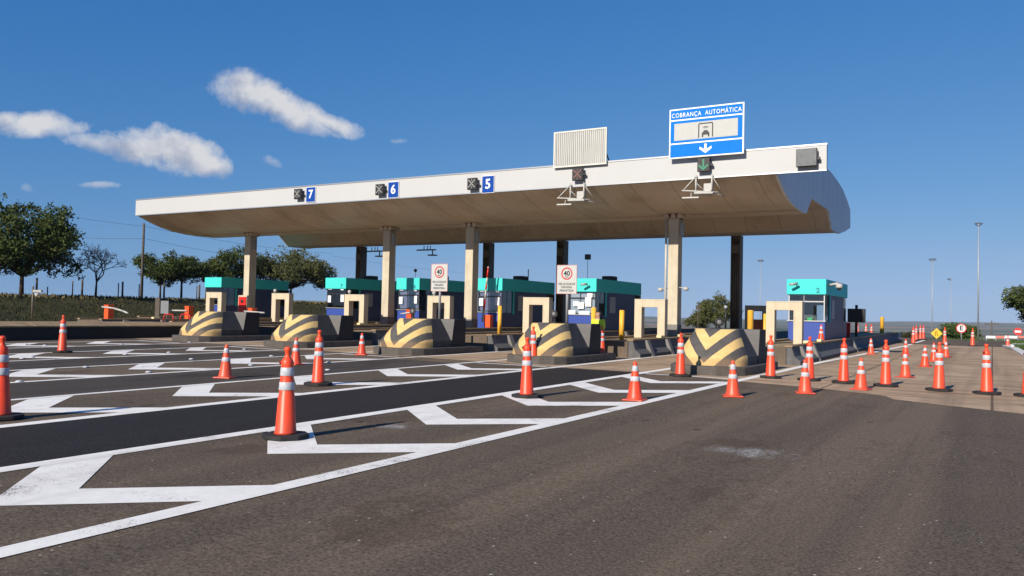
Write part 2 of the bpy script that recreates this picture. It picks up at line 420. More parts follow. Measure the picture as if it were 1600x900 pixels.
def text_mb(txt, size, y0=0.0, cx=0.0, cz=0.0, ext=.006, bold=.0, spacing=1.0, sx=1.0, rows=None):
    """lettering standing in the x-z plane, facing -y, centred on cx,cz"""
    cu = bpy.data.curves.new('t', 'FONT'); cu.body = txt; cu.size = size; cu.align_x = 'CENTER'; cu.align_y = 'CENTER'
    cu.extrude = ext; cu.offset = bold; cu.space_character = spacing; cu.resolution_u = 3
    ob = bpy.data.objects.new('t', cu); COL.objects.link(ob)
    dg = bpy.context.evaluated_depsgraph_get(); me = bpy.data.meshes.new_from_object(ob.evaluated_get(dg))
    mb = MB(); mb.add([(cx+v.co.x*sx, y0-v.co.z, cz+v.co.y) for v in me.vertices], [tuple(p.vertices) for p in me.polygons])
    bpy.data.objects.remove(ob); bpy.data.meshes.remove(me); bpy.data.curves.remove(cu)
    return mb
def sheet(name, poly, dz, m):
    mb = MB(); mb.add([(x, y, gz(x, y)+dz) for x, y in poly], [tuple(range(len(poly)))])
    o = mb.build(name, m, fix=False)
    me = o.data
    if me.polygons[0].normal.z < 0: me.flip_normals()
    return o

# ------------------------------------------------------------------ ground
KC = [-7.01-5.569*k for k in range(9)]           # toll island centre lines
def sstep(a, b, x):
    t = min(1, max(0, (x-a)/(b-a))); return t*t*(3-2*t)
def terr(x, y):
    g = gz(min(max(x, -60), 30), min(max(y, -20), 78)) - .04
    w = (.25*math.sin(x*.31+y*.11)+.18*math.sin(x*.13-y*.27+1)+.12*math.sin(y*.53+x*.7))
    b = sstep(-47, -59, x); g += b*(1.78+.10*w)*(1-sstep(90, 170, y))
    if x > 2: g += .10*sstep(2, 6, x)*(1+w)
    d = y-79
    if d > 0:
        und = math.sin(x*.0011+1.3)*math.cos(y*.0013)+.6*math.sin(x*.0027+y*.0008)+.35*math.sin(x*.006-y*.004)
        g += -33*(1-math.exp(-d/420.0)) * (1+.16*und*sstep(200, 900, d))
        g += (24+6.5*math.sin(x*.0009+.7)+4*math.sin(x*.0031+2)+2*math.sin(x*.0083))*sstep(2600, 5600, d)
    return g
xs = sorted(set([-9000, -7000, -5500, -4500, -3800, -3200, -2700, -2300, -2000, -1750, -1500, -1300, -1150, -1000, -880, -760, -650, -550, -460, -380, -310, -250, -200, -160, -130, -110, -95, -84]
     + [round(-76+1.5*i, 2) for i in range(25)] + [-36, -33, -30, -24, -18, -12, -6, 0, 2, 3, 4, 5, 6, 8, 12, 18, 26, 40, 60, 90, 130, 180, 250, 340, 450, 600, 800, 1100, 1500, 2100, 3000, 4500, 7000]))
ys = sorted(set([-400, -200, -100, -60, -40, -20, -10] + [2.5*i for i in range(0, 40)] + [100, 105, 110, 116, 124, 134, 146, 160, 180, 205, 235, 270, 310, 360, 420, 500, 600, 720, 860, 1020, 1200, 1400, 1650, 1900, 2200, 2500, 2800, 3100, 3400, 3700, 4000, 4300, 4600, 4900, 5200, 5600, 6000, 6500, 7200, 8200, 9500]))
V = [(x, y, terr(x, y)) for y in ys for x in xs]; nx = len(xs)
mb = MB(); mb.add(V, [(j*nx+i, j*nx+i+1, (j+1)*nx+i+1, (j+1)*nx+i) for j in range(len(ys)-1) for i in range(nx-1)], 0, True)
struct(mb.build('ground', M_GROUND, fix=False))

struct(sheet('road', [(-32.7, -60), (16, -60), (16, 17), (4.5, 30), (2.0, 40), (.75, 62), (.9, 66), (.9, 78.5), (-48, 78.5), (-48, 24), (-32.7, 24)], 0, M_ROAD))
struct(sheet('concrete_pavement', [(-47, 22.9), (-14, 22.2), (-10.4, 21.7), (-8.0, 22.0), *[tuple(G(u_, v_)[:2]) for u_, v_ in ((1164, 597), (1280, 607), (1384, 619), (1396, 624), (1480, 634), (1600, 647))], (7, 16.9), (4.4, 30), (1.9, 40), (.65, 61.2), (-2, 60.1), (-4.2, 60.6), (-47, 61)], .004, M_CONC))
def strip(name, x0, x1, y0, y1, m, dz): struct(sheet(name, [(x0, y0), (x1, y0), (x1, y1), (x0, y1)], dz, m))
strip('new_asphalt_lane', KC[1]+1.34, KC[0]-1.40, -40, 21.75, M_NEW, .0042)
for k in range(1, 4): strip('asphalt_lane', KC[k+1]+1.34, KC[k]-1.40, -40, 21.2-.3*k, M_MID, .0042)

# painted lines and chevrons
def line_poly(pts, w):
    return [(x-w/2, y) for x, y in pts] + [(x+w/2, y) for x, y in reversed(pts)]
mk = MB()
def mark(poly, dz=.008):
    # triangulate strip-like polygons pairwise
    n = len(poly)//2
    for i in range(n-1):
        q = [poly[i], poly[i+1], poly[2*n-2-i], poly[2*n-1-i]]
        P = [(x, y, gz(x, y)+dz) for x, y in q]
        a = sum(P[j][0]*P[(j+1) % 4][1]-P[(j+1) % 4][0]*P[j][1] for j in range(4))
        mk.add(P, [(0, 1, 2, 3) if a > 0 else (3, 2, 1, 0)])
mark(line_poly([(-5.74, -40), (-5.74, 3), (-5.72, 12), (-5.66, 21), (-5.56, 26), (-5.52, 31), (-5.12, 41), (-4.6, 56), (-4.62, 72)], .24))
for k in range(0, 5):
    c = KC[k]
    mark(line_poly([(c-1.46, -40), (c-1.46, 15), (c-1.46, 21.8), (c-1.5, 60)], .25 if k == 0 else .17))
    if k: mark(line_poly([(c+1.30, -40), (c+1.30, 14), (c+1.38, 22), (c+1.46, 60)], .25 if k == 1 else .18))
for k in range(0, 5):
    c = KC[k]
    for n in range(-3, 7):
        yb = 3.66+3.03*n-.08*k
        if n == 6: continue
        xl, xv, xr = c-1.36, c-.10, c+1.20
        th = .80 if n < 5 else .70
        for dz, q in ((.0064, [(xl, yb+1.18), (xv, yb), (xv, yb+th), (xl, yb+1.18+th)]), (.0064, [(xv, yb), (xr, yb+1.18), (xr, yb+1.18+th), (xv, yb+th)])):
            P = [(x, y, gz(x, y)+dz) for x, y in q]; mk.add(P, [(0, 1, 2, 3)])
# transverse bars and short kerb-side strokes in front of the noses
for k in range(0, 5):
    c = KC[k]
    P = [(c-1.3, 21.45), (c+1.1, 21.6), (c+1.1, 21.78), (c-1.3, 21.63)]
    mk.add([(x, y, gz(x, y)+.0064) for x, y in P], [(0, 1, 2, 3)])
struct(mk.build('road_markings', M_PAINT, fix=False))

# scuffed paint smear left on the asphalt
def smear(u0, v0, u1, v1, wd, dens_):
    a, b = G(u0, v0), G(u1, v1); d = (b-a).normalized(); n_ = Vector((-d.y, d.x, 0))*wd
    P = [a-n_, a+n_, b+n_, b-n_]
    mb = MB(); mb.add([(p.x, p.y, gz(p.x, p.y)+.006) for p in P], [(0, 1, 2, 3) if (P[1]-P[0]).cross(P[2]-P[1]).z > 0 else (3, 2, 1, 0)])
    m, nt, bs = new_mat('paint_smear'); w = coords(nt)
    g = noise(nt, coords(nt, (1.2, .5, 1)), 2.2, 7, .8); f = noise(nt, w, 30, 5, .8)
    tcu = nd(nt, 'ShaderNodeTexCoord'); so_ = nd(nt, 'ShaderNodeSeparateXYZ'); lk(nt, tcu.outputs['Generated'], so_.inputs[0])
    ex = math_(nt, 'MULTIPLY', math_(nt, 'MULTIPLY', so_.outputs[0], math_(nt, 'SUBTRACT', 1, so_.outputs[0])), math_(nt, 'MULTIPLY', so_.outputs[1], math_(nt, 'SUBTRACT', 1, so_.outputs[1])))
    k_ = math_(nt, 'ADD', math_(nt, 'ADD', math_(nt, 'MULTIPLY', g, .55), math_(nt, 'MULTIPLY', f, .55)), math_(nt, 'MULTIPLY', ex, 3.2))
    al = ramp(nt, k_, .72-dens_, .86-dens_)
    bs.inputs['Base Color'].default_value = (.45, .43, .40, 1); bs.inputs['Roughness'].default_value = .9
    lk(nt, math_(nt, 'MULTIPLY', al, .75), bs.inputs['Alpha'])
    struct(mb.build('paint_smear', m, fix=False))
smear(1090, 694, 1262, 722, .38, .04); smear(590, 662, 650, 672, .30, .04)

# right edge: pale gutter, low painted stones at its far end
gp = [(2.9, 28), (1.75, 36), (1.32, 43.6), (1.02, 55), (.92, 59), (.55, 63)]
mb = MB()
for (a, b), (c, d) in zip(gp, gp[1:]):
    w = .42
    q = [(a, b, gz(a, b)), (a+w, b, gz(a, b)), (c+w, d, gz(c, d)), (c, d, gz(c, d))]
    mb.add([(x, y, z+.0) for x, y, z in q]+[(x, y, z+.10) for x, y, z in q], [(4, 5, 6, 7), (0, 1, 5, 4), (1, 2, 6, 5), (2, 3, 7, 6), (3, 0, 4, 7)])
struct(mb.build('kerb', mat('pale_kerb', (.62, .60, .56), .8, .12, 4, dirt=.3)))
mb = MB(); kp = [(1.1, 60.0), (1.05, 62.5), (1.35, 65), (2.2, 67.2), (3.6, 68.6), (6, 69.4), (10, 70)]
for (a, b), (c, d) in zip(kp, kp[1:]):
    mb.obox(((a+c)/2, (b+d)/2), math.atan2(d-b, c-a), math.hypot(c-a, d-b)/2-.01, .09, gz(a, b)-.05, gz(a, b)+.17)
struct(mb.build('kerb', mat('white_painted_kerb', (.70, .69, .66), .8, .15, 4, dirt=.3)))

# ------------------------------------------------------------------ toll islands
WALLP = [(1.34, 0), (1.34, .14), (1.14, .30), (1.04, .60)]
def island(k, y0, y1, label):
    c = KC[k]; yb = y0
    t = thing('toll_island', label, 'traffic island', (c, y0, gz(c, y0)-.01), 0, 'raised concrete islands between the toll lanes')
    L = y1-y0; dzl = SL_*L
    for s in (1, -1):
        w = MB(); n = int(L//4)+1
        for i in range(n):
            ya, yb_ = L*i/n+(.012 if i else 0), L*(i+1)/n-.012
            P = []
            prof = [(s*1.34, -.03), (s*1.34, .14), (s*1.14, .30), (s*1.04, .62), (s*.86, .62), (s*.86, -.03)]
            for y in (ya, yb_): P += [(x, y, z+SL_*y) for x, z in prof]
            m = len(prof)
            w.add(P, [tuple(range(m)), tuple(range(2*m-1, m-1, -1))]+[(j, j+m, (j+1) % m+m, (j+1) % m) for j in range(m)])
            # black strip along the foot and tan coping
        w.build('barrier_wall', M_WALL, t, bevel=.015)
        f = MB()
        P = []
        for y in (.0, L): P += [(s*1.346, y, -.02+SL_*y), (s*1.346, y, .135+SL_*y), (s*1.352, y, .135+SL_*y), (s*1.352, y, -.02+SL_*y)]
        f.add(P, [(0, 1, 2, 3), (7, 6, 5, 4)]+[(j, (j+1) % 4, (j+1) % 4+4, j+4) for j in range(4)])
        f.build('dark_foot', M_BLKBAND, t)
        cp_ = MB(); P = []
        for y in (-.03, L): P += [(s*.82, y, .622+SL_*y), (s*1.07, y, .622+SL_*y), (s*1.07, y, .68+SL_*y), (s*.82, y, .68+SL_*y)]
        cp_.add(P, [(0, 1, 2, 3), (7, 6, 5, 4)]+[(j, (j+1) % 4, (j+1) % 4+4, j+4) for j in range(4)])
        cp_.build('coping', M_DECK, t, bevel=.01)
        if s == 1:
            for yy in (1.15, 3.4, 13.5):
                if yy > L-1: continue
                b = MB(); zz = SL_*yy
                b.prism_y([(1.345, zz), (1.42, zz), (1.30, .30+zz), (1.16, .63+zz), (1.03, .63+zz), (1.15, .30+zz), (1.345, .14+zz)], yy, yy+.30)
                b.build('buttress', M_MIDGREY, t, bevel=.01)
            for yy in (3.0, 5.6):
                b = MB(); zz = SL_*yy+.68; b.box(.84, 1.05, yy, yy+.42, zz, zz+.10); b.build('reflector_block', mat('cream_block', (.72, .62, .34), .6, .1, 5), t, bevel=.02)
    d = MB(); P = []
    for y in (.02, L-.01): P += [(-.85, y, -.03), (.85, y, -.03), (.85, y, .60+SL_*y), (-.85, y, .60+SL_*y)]
    d.add(P, [(0, 1, 2, 3), (7, 6, 5, 4)]+[(j, (j+1) % 4, (j+1) % 4+4, j+4) for j in range(4)])
    d.build('deck', M_DECK, t)
    fw = MB(); fw.box(-.855, .855, -.035, .015, -.03, .60); fw.build('front_wall', mat('stained_wall', (.13, .10, .075), .9, .2, 2.5, .1, dirt=.4), t)
    return t
island(0, 29.3, 66, 'raised concrete toll island with grey sloped barrier wall beside the wide right lane')
island(1, 28.6, 58, 'raised toll island without a booth, carrying the column nearest the blue overhead sign')
island(2, 27.6, 56, 'raised toll island carrying the booth with papers taped in its window')
island(3, 27.2, 56, 'raised toll island carrying booth 5 and the raised red and white boom')
island(4, 27.0, 56, 'raised toll island carrying booth 6 and a front column')
island(5, 27.0, 56, 'raised toll island carrying booth 7 behind the long black wall')
island(6, 25.6, 54, 'raised toll island carrying the leftmost front column of the canopy')
island(7, 33.0, 54, 'leftmost raised toll island, under the booth nearest the grass bank')
# long raised walkway wall at the left
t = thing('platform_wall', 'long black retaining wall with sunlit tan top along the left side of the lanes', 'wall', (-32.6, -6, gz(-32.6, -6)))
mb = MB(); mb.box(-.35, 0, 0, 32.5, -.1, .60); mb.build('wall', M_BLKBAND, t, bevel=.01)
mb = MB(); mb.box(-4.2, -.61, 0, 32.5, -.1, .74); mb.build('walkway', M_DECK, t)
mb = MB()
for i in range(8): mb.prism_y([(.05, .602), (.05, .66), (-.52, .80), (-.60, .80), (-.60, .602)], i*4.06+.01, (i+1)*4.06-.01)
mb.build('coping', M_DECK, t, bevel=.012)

# ------------------------------------------------------------------ striped crash barriers (five)
def make_bulk(label):
    t = thing('crash_barrier', label, 'crash barrier', (0, 0, 0), 0, 'yellow and black striped concrete crash barriers')
    kb = MB(); out = []
    half = [(0, -.32), (.45, -.28), (.85, -.05), (1.08, .35), (1.15, .8), (1.15, 4.1)]
    poly = half + [(-x, y) for x, y in reversed(half[1:])]
    kb.prism_z(poly, -.06, .25); kb.build('kerb', M_KERB, t, bevel=.03)
    def half_sec(z):
        lo = [(0, .02), (.34, .05), (.66, .15), (.89, .35), (.99, .64), (1.0, .98)]
        hi = [(0, .80), (.20, .82), (.38, .88), (.52, .99), (.60, 1.15), (.62, 1.36)]
        e = .05*(z-.25)/.25 if z < .5 else .05+.95*(z-.5)/.77
        return [(a+(c-a)*e, b+(d-b)*e) for (a, b), (c, d) in zip(lo, hi)]
    zsr = [.25, .34, .42, .50, .60, .72, .82, .92, 1.02, 1.12, 1.20, 1.27]
    ns = MB(); rows = []
    for z in zsr:
        h = half_sec(z); rows.append([(-x, y, z) for x, y in reversed(h)] + [(x, y, z) for x, y in h[1:]])
    m = len(rows[0]); P = [p for r in rows for p in r]
    ns.add(P, [(j*m+i, j*m+i+1, (j+1)*m+i+1, (j+1)*m+i) for j in range(len(rows)-1) for i in range(m-1)], 0, True)
    top = rows[-1]; ns.add(top+[(0, 1.55, 1.27)], [(i, i+1, m) for i in range(m-1)], 0)
    ns.build('nose', M_CHEV, t)
    bd = MB()
    # block behind the nose: side facets start exactly where the stripes end
    Lp = [half_sec(z)[-1] for z in zsr]
    zk = .50
    def side(s):
        xb, yb = half_sec(.25)[-1]; xk, yk = half_sec(zk)[-1]; xt, yt = half_sec(1.27)[-1]
        pts = []
        # dark facet, vertical strip mesh from nose edge back to y=2.35
        Q = [(s*x, y, z) for (x, y), z in zip(Lp, zsr)]
        n = len(Q)
        B = [(s*(.98-.38*max(0, (z-zk)/(1.27-zk))), 1.98+.14*(1-max(0, (z-zk)/(1.27-zk))), z) for z in zsr]
        bd.add(Q+B, [(i, i+1, n+i+1, n+i) for i in range(n-1)], 0)
        # pale triangle: top flares out, closing to a point at the foot
        a = B[-1]; b = (s*1.0, 2.30, 1.27); c = (s*1.0, 2.16, zk)
        bd.add([a, b, c, B[zsr.index(zk)]], [(0, 1, 2, 3)], 1)  # paler grey carries the sunlight on this facet
        bd.add([B[0], B[zsr.index(zk)], (s*1.0, 2.16, zk), (s*1.0, 2.16, .25)], [(0, 1, 2, 3)], 2)
        bd.add([(s*1.0, 2.16, .25), (s*1.0, 2.16, zk), (s*1.0, 2.30, 1.27), (s*1.0, 3.05, 1.27), (s*1.0, 3.05, .25)], [(0, 1, 2, 3, 4)], 2)
    side(1); side(-1)
    a = half_sec(1.27)[-1]
    bd.add([(-a[0], a[1], 1.27), (0, 1.55, 1.27), (a[0], a[1], 1.27), (.60, 1.98, 1.27), (1, 2.30, 1.27), (1, 3.05, 1.27), (-1, 3.05, 1.27), (-1, 2.30, 1.27), (-.60, 1.98, 1.27)], [tuple(range(9))], 0)
    bd.add([(-1, 3.05, .25), (1, 3.05, .25), (1, 3.05, 1.27), (-1, 3.05, 1.27)], [(0, 1, 2, 3)], 2)
    bd.build('body', [M_DKGREY, M_MIDGREY, M_BLKBAND], t)
    return t
bl = ['striped crash barrier nearest the camera, facing it squarely beside the wide right lane',
      'striped crash barrier in front of the hi-vis worker, with a 40 speed sign on top',
      'middle striped crash barrier of the five, with the smaller-looking 40 speed sign on top',
      'striped crash barrier second from the left, between the two left front columns',
      'leftmost striped crash barrier, in front of the red fire cabinet']
b0 = make_bulk(bl[0]); b0.location = (KC[0], 22.65, gz(KC[0], 22.65))
for k in range(1, 5): dup(b0, (KC[k], 22.65+.05*k, gz(KC[k], 22.65)), 0, bl[k])

# ------------------------------------------------------------------ canopy
XL, XR, YF = -45.75, -5.29, 31.70
CT = thing('toll_canopy', 'long white fronted toll plaza canopy with folded tan soffit on two rows of columns', 'canopy', (0, 0, 0))
ZB, ZT = 7.21, 8.15
XIL, XIR = -45.6, -7.2                            # inner ends of the soffit
def fascia_mat():
    m, nt, b = new_mat('fascia_panels'); w = coords(nt)
    c = mixc(nt, ramp(nt, noise(nt, w, .5, 4, .6), .3, .7), (.625, .64, .655), (.66, .675, .69))
    br = nd(nt, 'ShaderNodeTexBrick'); br.offset = 0; br.inputs['Scale'].default_value = 1; br.inputs['Brick Width'].default_value = 4.05; br.inputs['Row Height'].default_value = 50
    br.inputs['Mortar Size'].default_value = .012; lk(nt, coords(nt, (1, 0, 0)), br.inputs['Vector'])
    c = mixc(nt, math_(nt, 'MULTIPLY', br.outputs['Fac'], .45), c, (.25, .24, .22))
    st = noise(nt, coords(nt, (3.2, 1, .22)), 1.4, 6, .7)
    c = mixc(nt, math_(nt, 'MULTIPLY', ramp(nt, st, .58, .80), .14), c, (.34, .32, .29))
    lk(nt, c, b.inputs['Base Color']); b.inputs['Roughness'].default_value = .5; b.inputs['Specular IOR Level'].default_value = .25
    bump(nt, b, noise(nt, coords(nt, (.8, 1, 2)), .9, 2, .5), .12, .05)
    return m
mb = MB(); mb.box(XL, XR, YF, YF+.16, ZB, ZT)
mb.build('front_fascia', fascia_mat(), CT)
mb = MB(); mb.box(XL-.02, XR+.02, YF-.025, YF+.2, ZT+.002, ZT+.06); mb.box(XL-.004, XR+.004, YF-.012, YF-.002, ZB-.02, ZB+.03)
mb.build('edge_trim', M_ALU, CT)
prof = [(31.86, 7.195), (32.6, 6.93), (33.4, 6.68), (34.3, 6.50), (35.3, 6.40), (36.2, 6.385), (37.6, 6.40)]
prof2 = [(37.6, 6.40), (38.75, 7.21)]
prof2b = [(38.75, 7.21), (43.3, 7.21)]
prof3 = [(43.3, 7.21), (44.4, 6.33), (46.5, 6.35), (48.5, 6.65), (50.4, 7.09)]
def sof(name, pr, m, smooth=False):
    mb = MB(); xsn = np.linspace(XIL, XIR, 9)
    for (a, b), (c, d) in zip(pr, pr[1:]):
        for x0, x1 in zip(xsn, xsn[1:]): mb.add([(x0, a, b), (x1, a, b), (x1, c, d), (x0, c, d)], [(0, 1, 2, 3)], 0, smooth)
    return mb.build(name, m, CT)
sof('front_soffit', prof, M_SOFF, True); sof('middle_soffit', prof2+prof2b[1:], M_SOFF); sof('rear_soffit', prof3, M_SOFF)
mb = MB(); mb.box(XIL, XIR, 36.3, 37.55, 6.34, 6.382); mb.build('valley_gutter', M_SOFF, CT)
arc = [(31.86, 8.05), (33.5, 8.45), (36, 8.85), (39, 9.10), (42, 9.17), (44, 9.15), (45.8, 9.03), (47.6, 8.84), (49.2, 8.45), (50.45, 8.02)]
mb = MB()
for (a, b), (c, d) in zip(arc, arc[1:]): mb.add([(XIL, a, b), (XIR, a, b), (XIR, c, d), (XIL, c, d)], [(0, 1, 2, 3)], 0, True)
mb.build('roof_deck', M_WHITE, CT)
mb = MB(); mb.box(XIL, XIR, 50.42, 50.52, 7.06, 8.04); mb.build('rear_fascia', M_SOFF, CT)
mb = MB(); mb.box(XIR+.002, XR-.02, YF+.17, YF+.30, ZB+.02, ZT-.04); mb.build('fascia_backing', M_CLAD, CT)
# folded end panels: the section of the canopy as a flat clad sheet
sec = [(31.88, 7.17), (32.6, 6.90), (33.4, 6.65), (34.3, 6.47), (35.4, 6.36), (36.6, 6.345), (37.62, 6.36), (38.8, 7.19), (43.27, 7.19), (44.35, 6.29), (46.5, 6.31), (48.5, 6.62), (50.55, 7.04)] + [(y, z+.04) for y, z in reversed(arc)]
for xa in (XIR+.003, XIL-.103):
    mb = MB(); mb.prism_x(sec, xa, xa+.10); mb.build('end_cladding', M_CLAD, CT)
# columns
def front_column(k):
    c = KC[k]; zb = gz(c, 36.1)+.5
    mb = MB(); mb.box(c-.24, c+.24, 35.85, 36.42, zb, 6.16); o = mb.build('column', M_BEIGE, CT, bevel=.02)
    mb = MB(); mb.box(c-.255, c+.255, 35.835, 36.435, zb, 1.33); mb.build('column_foot', M_MIDGREY, o)
    mb = MB()
    for dx in (-.32, 0.0, .30):
        mb.tube((c+dx, 35.75, 6.28), (c+dx, 36.5, 6.28), .11, .11, 10); mb.box(c+dx-.1, c+dx+.1, 35.8, 36.46, 6.165, 6.37)
    mb.box(c-.36, c+.36, 35.9, 36.4, 6.165, 6.22)
    mb.build('bracket', M_SOFF, o)
    mb = MB(); mb.box(c+.245, c+.37, 36.0, 36.3, 5.35, 5.95); mb.build('junction_box', M_GREYBOX, o, bevel=.01)
    return o
for k in (1, 3, 4, 6):
    o = front_column(k)
    if k == 1:
        mb = MB(); mb.tube((KC[1]-.33, 35.84, .9), (KC[1]-.33, 35.84, 6.2), .055, .055, 10); mb.build('downpipe', M_WHITET, o)
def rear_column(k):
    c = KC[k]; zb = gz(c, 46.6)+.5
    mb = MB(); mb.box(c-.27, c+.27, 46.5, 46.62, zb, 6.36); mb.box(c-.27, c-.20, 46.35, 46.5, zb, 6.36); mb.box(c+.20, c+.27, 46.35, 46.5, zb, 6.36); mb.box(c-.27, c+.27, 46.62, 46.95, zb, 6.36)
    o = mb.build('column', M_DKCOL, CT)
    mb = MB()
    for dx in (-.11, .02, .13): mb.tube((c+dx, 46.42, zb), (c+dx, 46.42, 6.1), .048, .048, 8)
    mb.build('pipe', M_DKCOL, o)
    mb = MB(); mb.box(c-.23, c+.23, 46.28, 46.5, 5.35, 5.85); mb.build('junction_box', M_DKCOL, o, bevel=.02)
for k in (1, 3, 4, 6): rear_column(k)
# cable trays along the valley
mb = MB(); mb.box(XIL+1, XIR-1, 37.45, 37.62, 6.345, 6.40); mb.build('cable_tray', M_GREYBOX, CT)

# ------------------------------------------------------------------ lane signals, numbers, overhead signs
def lane_signal(u, v, led, label, mled, y=YF-.26):
    p = atY(u, v, y)
    t = thing('lane_signal', label, 'lane signal', p, 0, 'lane signals on the canopy front')
    mb = MB(); mb.box(-.25, .25, 0, .14, -.27, .27); mb.build('housing', M_BLACK, t, bevel=.015)
    mb = MB(); mb.box(.251, .35, .04, .158, -.06, .02); mb.box(-.2, .35, .141, .16, -.06, .02); mb.tube((.12, .14, 0), (.12, -y+YF+.0, 0), .03); mb.tube((-.12, .14, 0), (-.12, -y+YF, 0), .03); mb.build('bracket', M_BLACK, t)
    mb = MB()
    if led == 'x':
        for a in (45, -45): 
            for j in range(-3, 4):
                d = j*.062; mb.sphere((d*math.cos(R_(a))*1.15, -.004, d*math.sin(R_(a))*1.15), .034, 8)
        for j in (-1, 1): mb.sphere((0, -.004, j*.13), .024, 8); mb.sphere((0, -.004, j*.20), .024, 8)
    else:
        mb.box(-.035, .035, -.012, 0, -.1, .21)
        mb.add([(-.19, -.012, .02), (-.19, -.012, -.07), (0, -.012, -.23), (.19, -.012, -.07), (.19, -.012, .02), (0, -.012, -.13)], [(0, 1, 2, 5), (5, 2, 3, 4)])
    mb.build('led_symbol', mled, t)
    return t
lane_signal(1099, 257, 'a', 'dark lane signal with a green down arrow under the blue overhead sign', M_GREENLED)
lane_signal(902, 272, 'x', 'dark lane signal with a dull reddish X below the blank ribbed sign board', M_REDLED)
lane_signal(737, 287, 'x', 'dark lane signal with unlit X beside the blue number 5', M_GREYLED)
lane_signal(592.5, 296, 'x', 'dark lane signal with unlit X beside the blue number 6', M_GREYLED)
lane_signal(464.5, 303, 'x', 'dark lane signal with unlit X beside the blue number 7', M_GREYLED)
p = atY(1260, 246, YF-.26)
t = thing('lane_signal', 'grey fronted square lane signal at the right end of the canopy front', 'lane signal', p, 0, 'lane signals on the canopy front')
mb = MB(); mb.box(-.37, .37, 0, .14, -.33, .33); mb.build('housing', M_BLACK, t, bevel=.01)
mb = MB(); mb.box(-.35, .35, -.02, -.002, -.31, .31); mb.build('front_plate', mat('weathered_grey_plate', (.155, .165, .17), .6, .22, 5, .2, dirt=.25), t)
mb = MB(); mb.box(.371, .47, .04, .158, -.1, .0); mb.box(-.2, .47, .141, .16, -.1, 0); mb.tube((.15, .14, 0), (.15, .26, 0), .03); mb.build('bracket', M_BLACK, t)
def number_sign(u, v, n):
    p = atY(u, v, YF-.05)
    t = thing('lane_number_sign', 'blue lane number sign showing a white %s on the canopy front' % n, 'number sign', p, 0, 'blue lane number signs on the canopy')
    mb = MB(); mb.box(-.335, .335, 0, .05, -.40, .40); mb.build('border', M_SIGNW, t)
    mb = MB(); mb.box(-.315, .315, -.006, -.001, -.38, .38); mb.build('panel', M_NUMBLUE, t)
    text_mb(n, .62, -.012, 0, .0, .004, .014).build('digit', M_SIGNW, t)
number_sign(762.5, 288, '5'); number_sign(614.5, 296.5, '6'); number_sign(485.5, 304, '7')

# blue overhead sign
yS = YF-.30
a, b_, c_, d_ = atY(1046.5, 171, yS), atY(1163, 159.5, yS), atY(1162.5, 240, yS), atY(1044.5, 249, yS)
x0, x1, z0, z1 = (a.x+d_.x)/2, (b_.x+c_.x)/2, (c_.z+d_.z)/2, (a.z+b_.z)/2
W_, H_ = x1-x0, z1-z0
t = thing('overhead_sign', 'large blue overhead sign reading COBRANÇA AUTOMÁTICA above the green arrow signal', 'road sign', ((x0+x1)/2, yS, z0))
mb = MB(); mb.box(-W_/2, W_/2, 0, .06, 0, H_); mb.build('board', M_SIGNW, t, bevel=.02)
mb = MB(); e = .06
def rel(f): return H_*f
for za, zb in ((e, rel(.285)), (rel(.315), rel(.755)), (rel(.785), H_-e)): mb.box(-W_/2+e, W_/2-e, -.006, -.001, za, zb)
mb.build('blue_panel', M_SIGNBLUE, t)
mb = MB(); mb.box(-W_/2+.22, W_/2-.24, -.013, -.008, rel(.36), rel(.70)); mb.build('white_panel', M_PANELW, t)
lt = text_mb('COBRANÇA  AUTOMÁTICA', .255, -.013, 0, 0, .003, .001, 1.15)
wl = max(v[0] for v in lt.v)-min(v[0] for v in lt.v); lt.v = [(x*W_*.93/wl, y, z+rel(.862)) for x, y, z in lt.v]
lt.build('lettering', M_SIGNW, t)
mb = MB(); zc = rel(.155)
mb.box(-.045, .045, -.012, -.007, zc-.02, zc+.20)
mb.add([(-.24, -.012, zc+.10), (-.24, -.012, zc+.0), (0, -.012, zc-.17), (.24, -.012, zc+.0), (.24, -.012, zc+.10), (0, -.012, zc-.04)], [(0, 1, 2, 5), (5, 2, 3, 4)])
mb.build('down_arrow', M_SIGNW, t)
mb = MB(); zc = rel(.53); yk = -.019
mb.box(-.30, -.255, yk, -.014, zc-.30, zc+.25); mb.box(.255, .30, yk, -.014, zc-.30, zc+.25); mb.box(-.27, .27, yk, -.014, zc+.235, zc+.28)
mb.box(-.15, .15, yk, -.014, zc-.20, zc-.10); mb.prism_y([(-.11, zc-.10), (.11, zc-.10), (.075, zc-.02), (-.075, zc-.02)], yk, -.014)
mb.box(-.155, -.09, yk, -.014, zc-.28, zc-.195); mb.box(.09, .155, yk, -.014, zc-.28, zc-.195)
for r in (.10, .16):
    pts = [(r*math.cos(R_(w)), yk, zc+.0+r*math.sin(R_(w))*.8) for w in range(45, 136, 15)]
    mb.path(pts, .010, 4)
mb.build('car_symbol', M_SIGNK, t)
mb = MB()
for dx in (-W_*.3, W_*.3): mb.tube((dx, .10, .1), (dx, .10, H_-.1), .04); mb.tube((dx, .10, .9), (dx, 1.3, -.15), .03)
mb.box(-W_/2+.3, W_/2-.3, .07, .10, .3, .36); mb.build('support_frame', M_ALU, t)
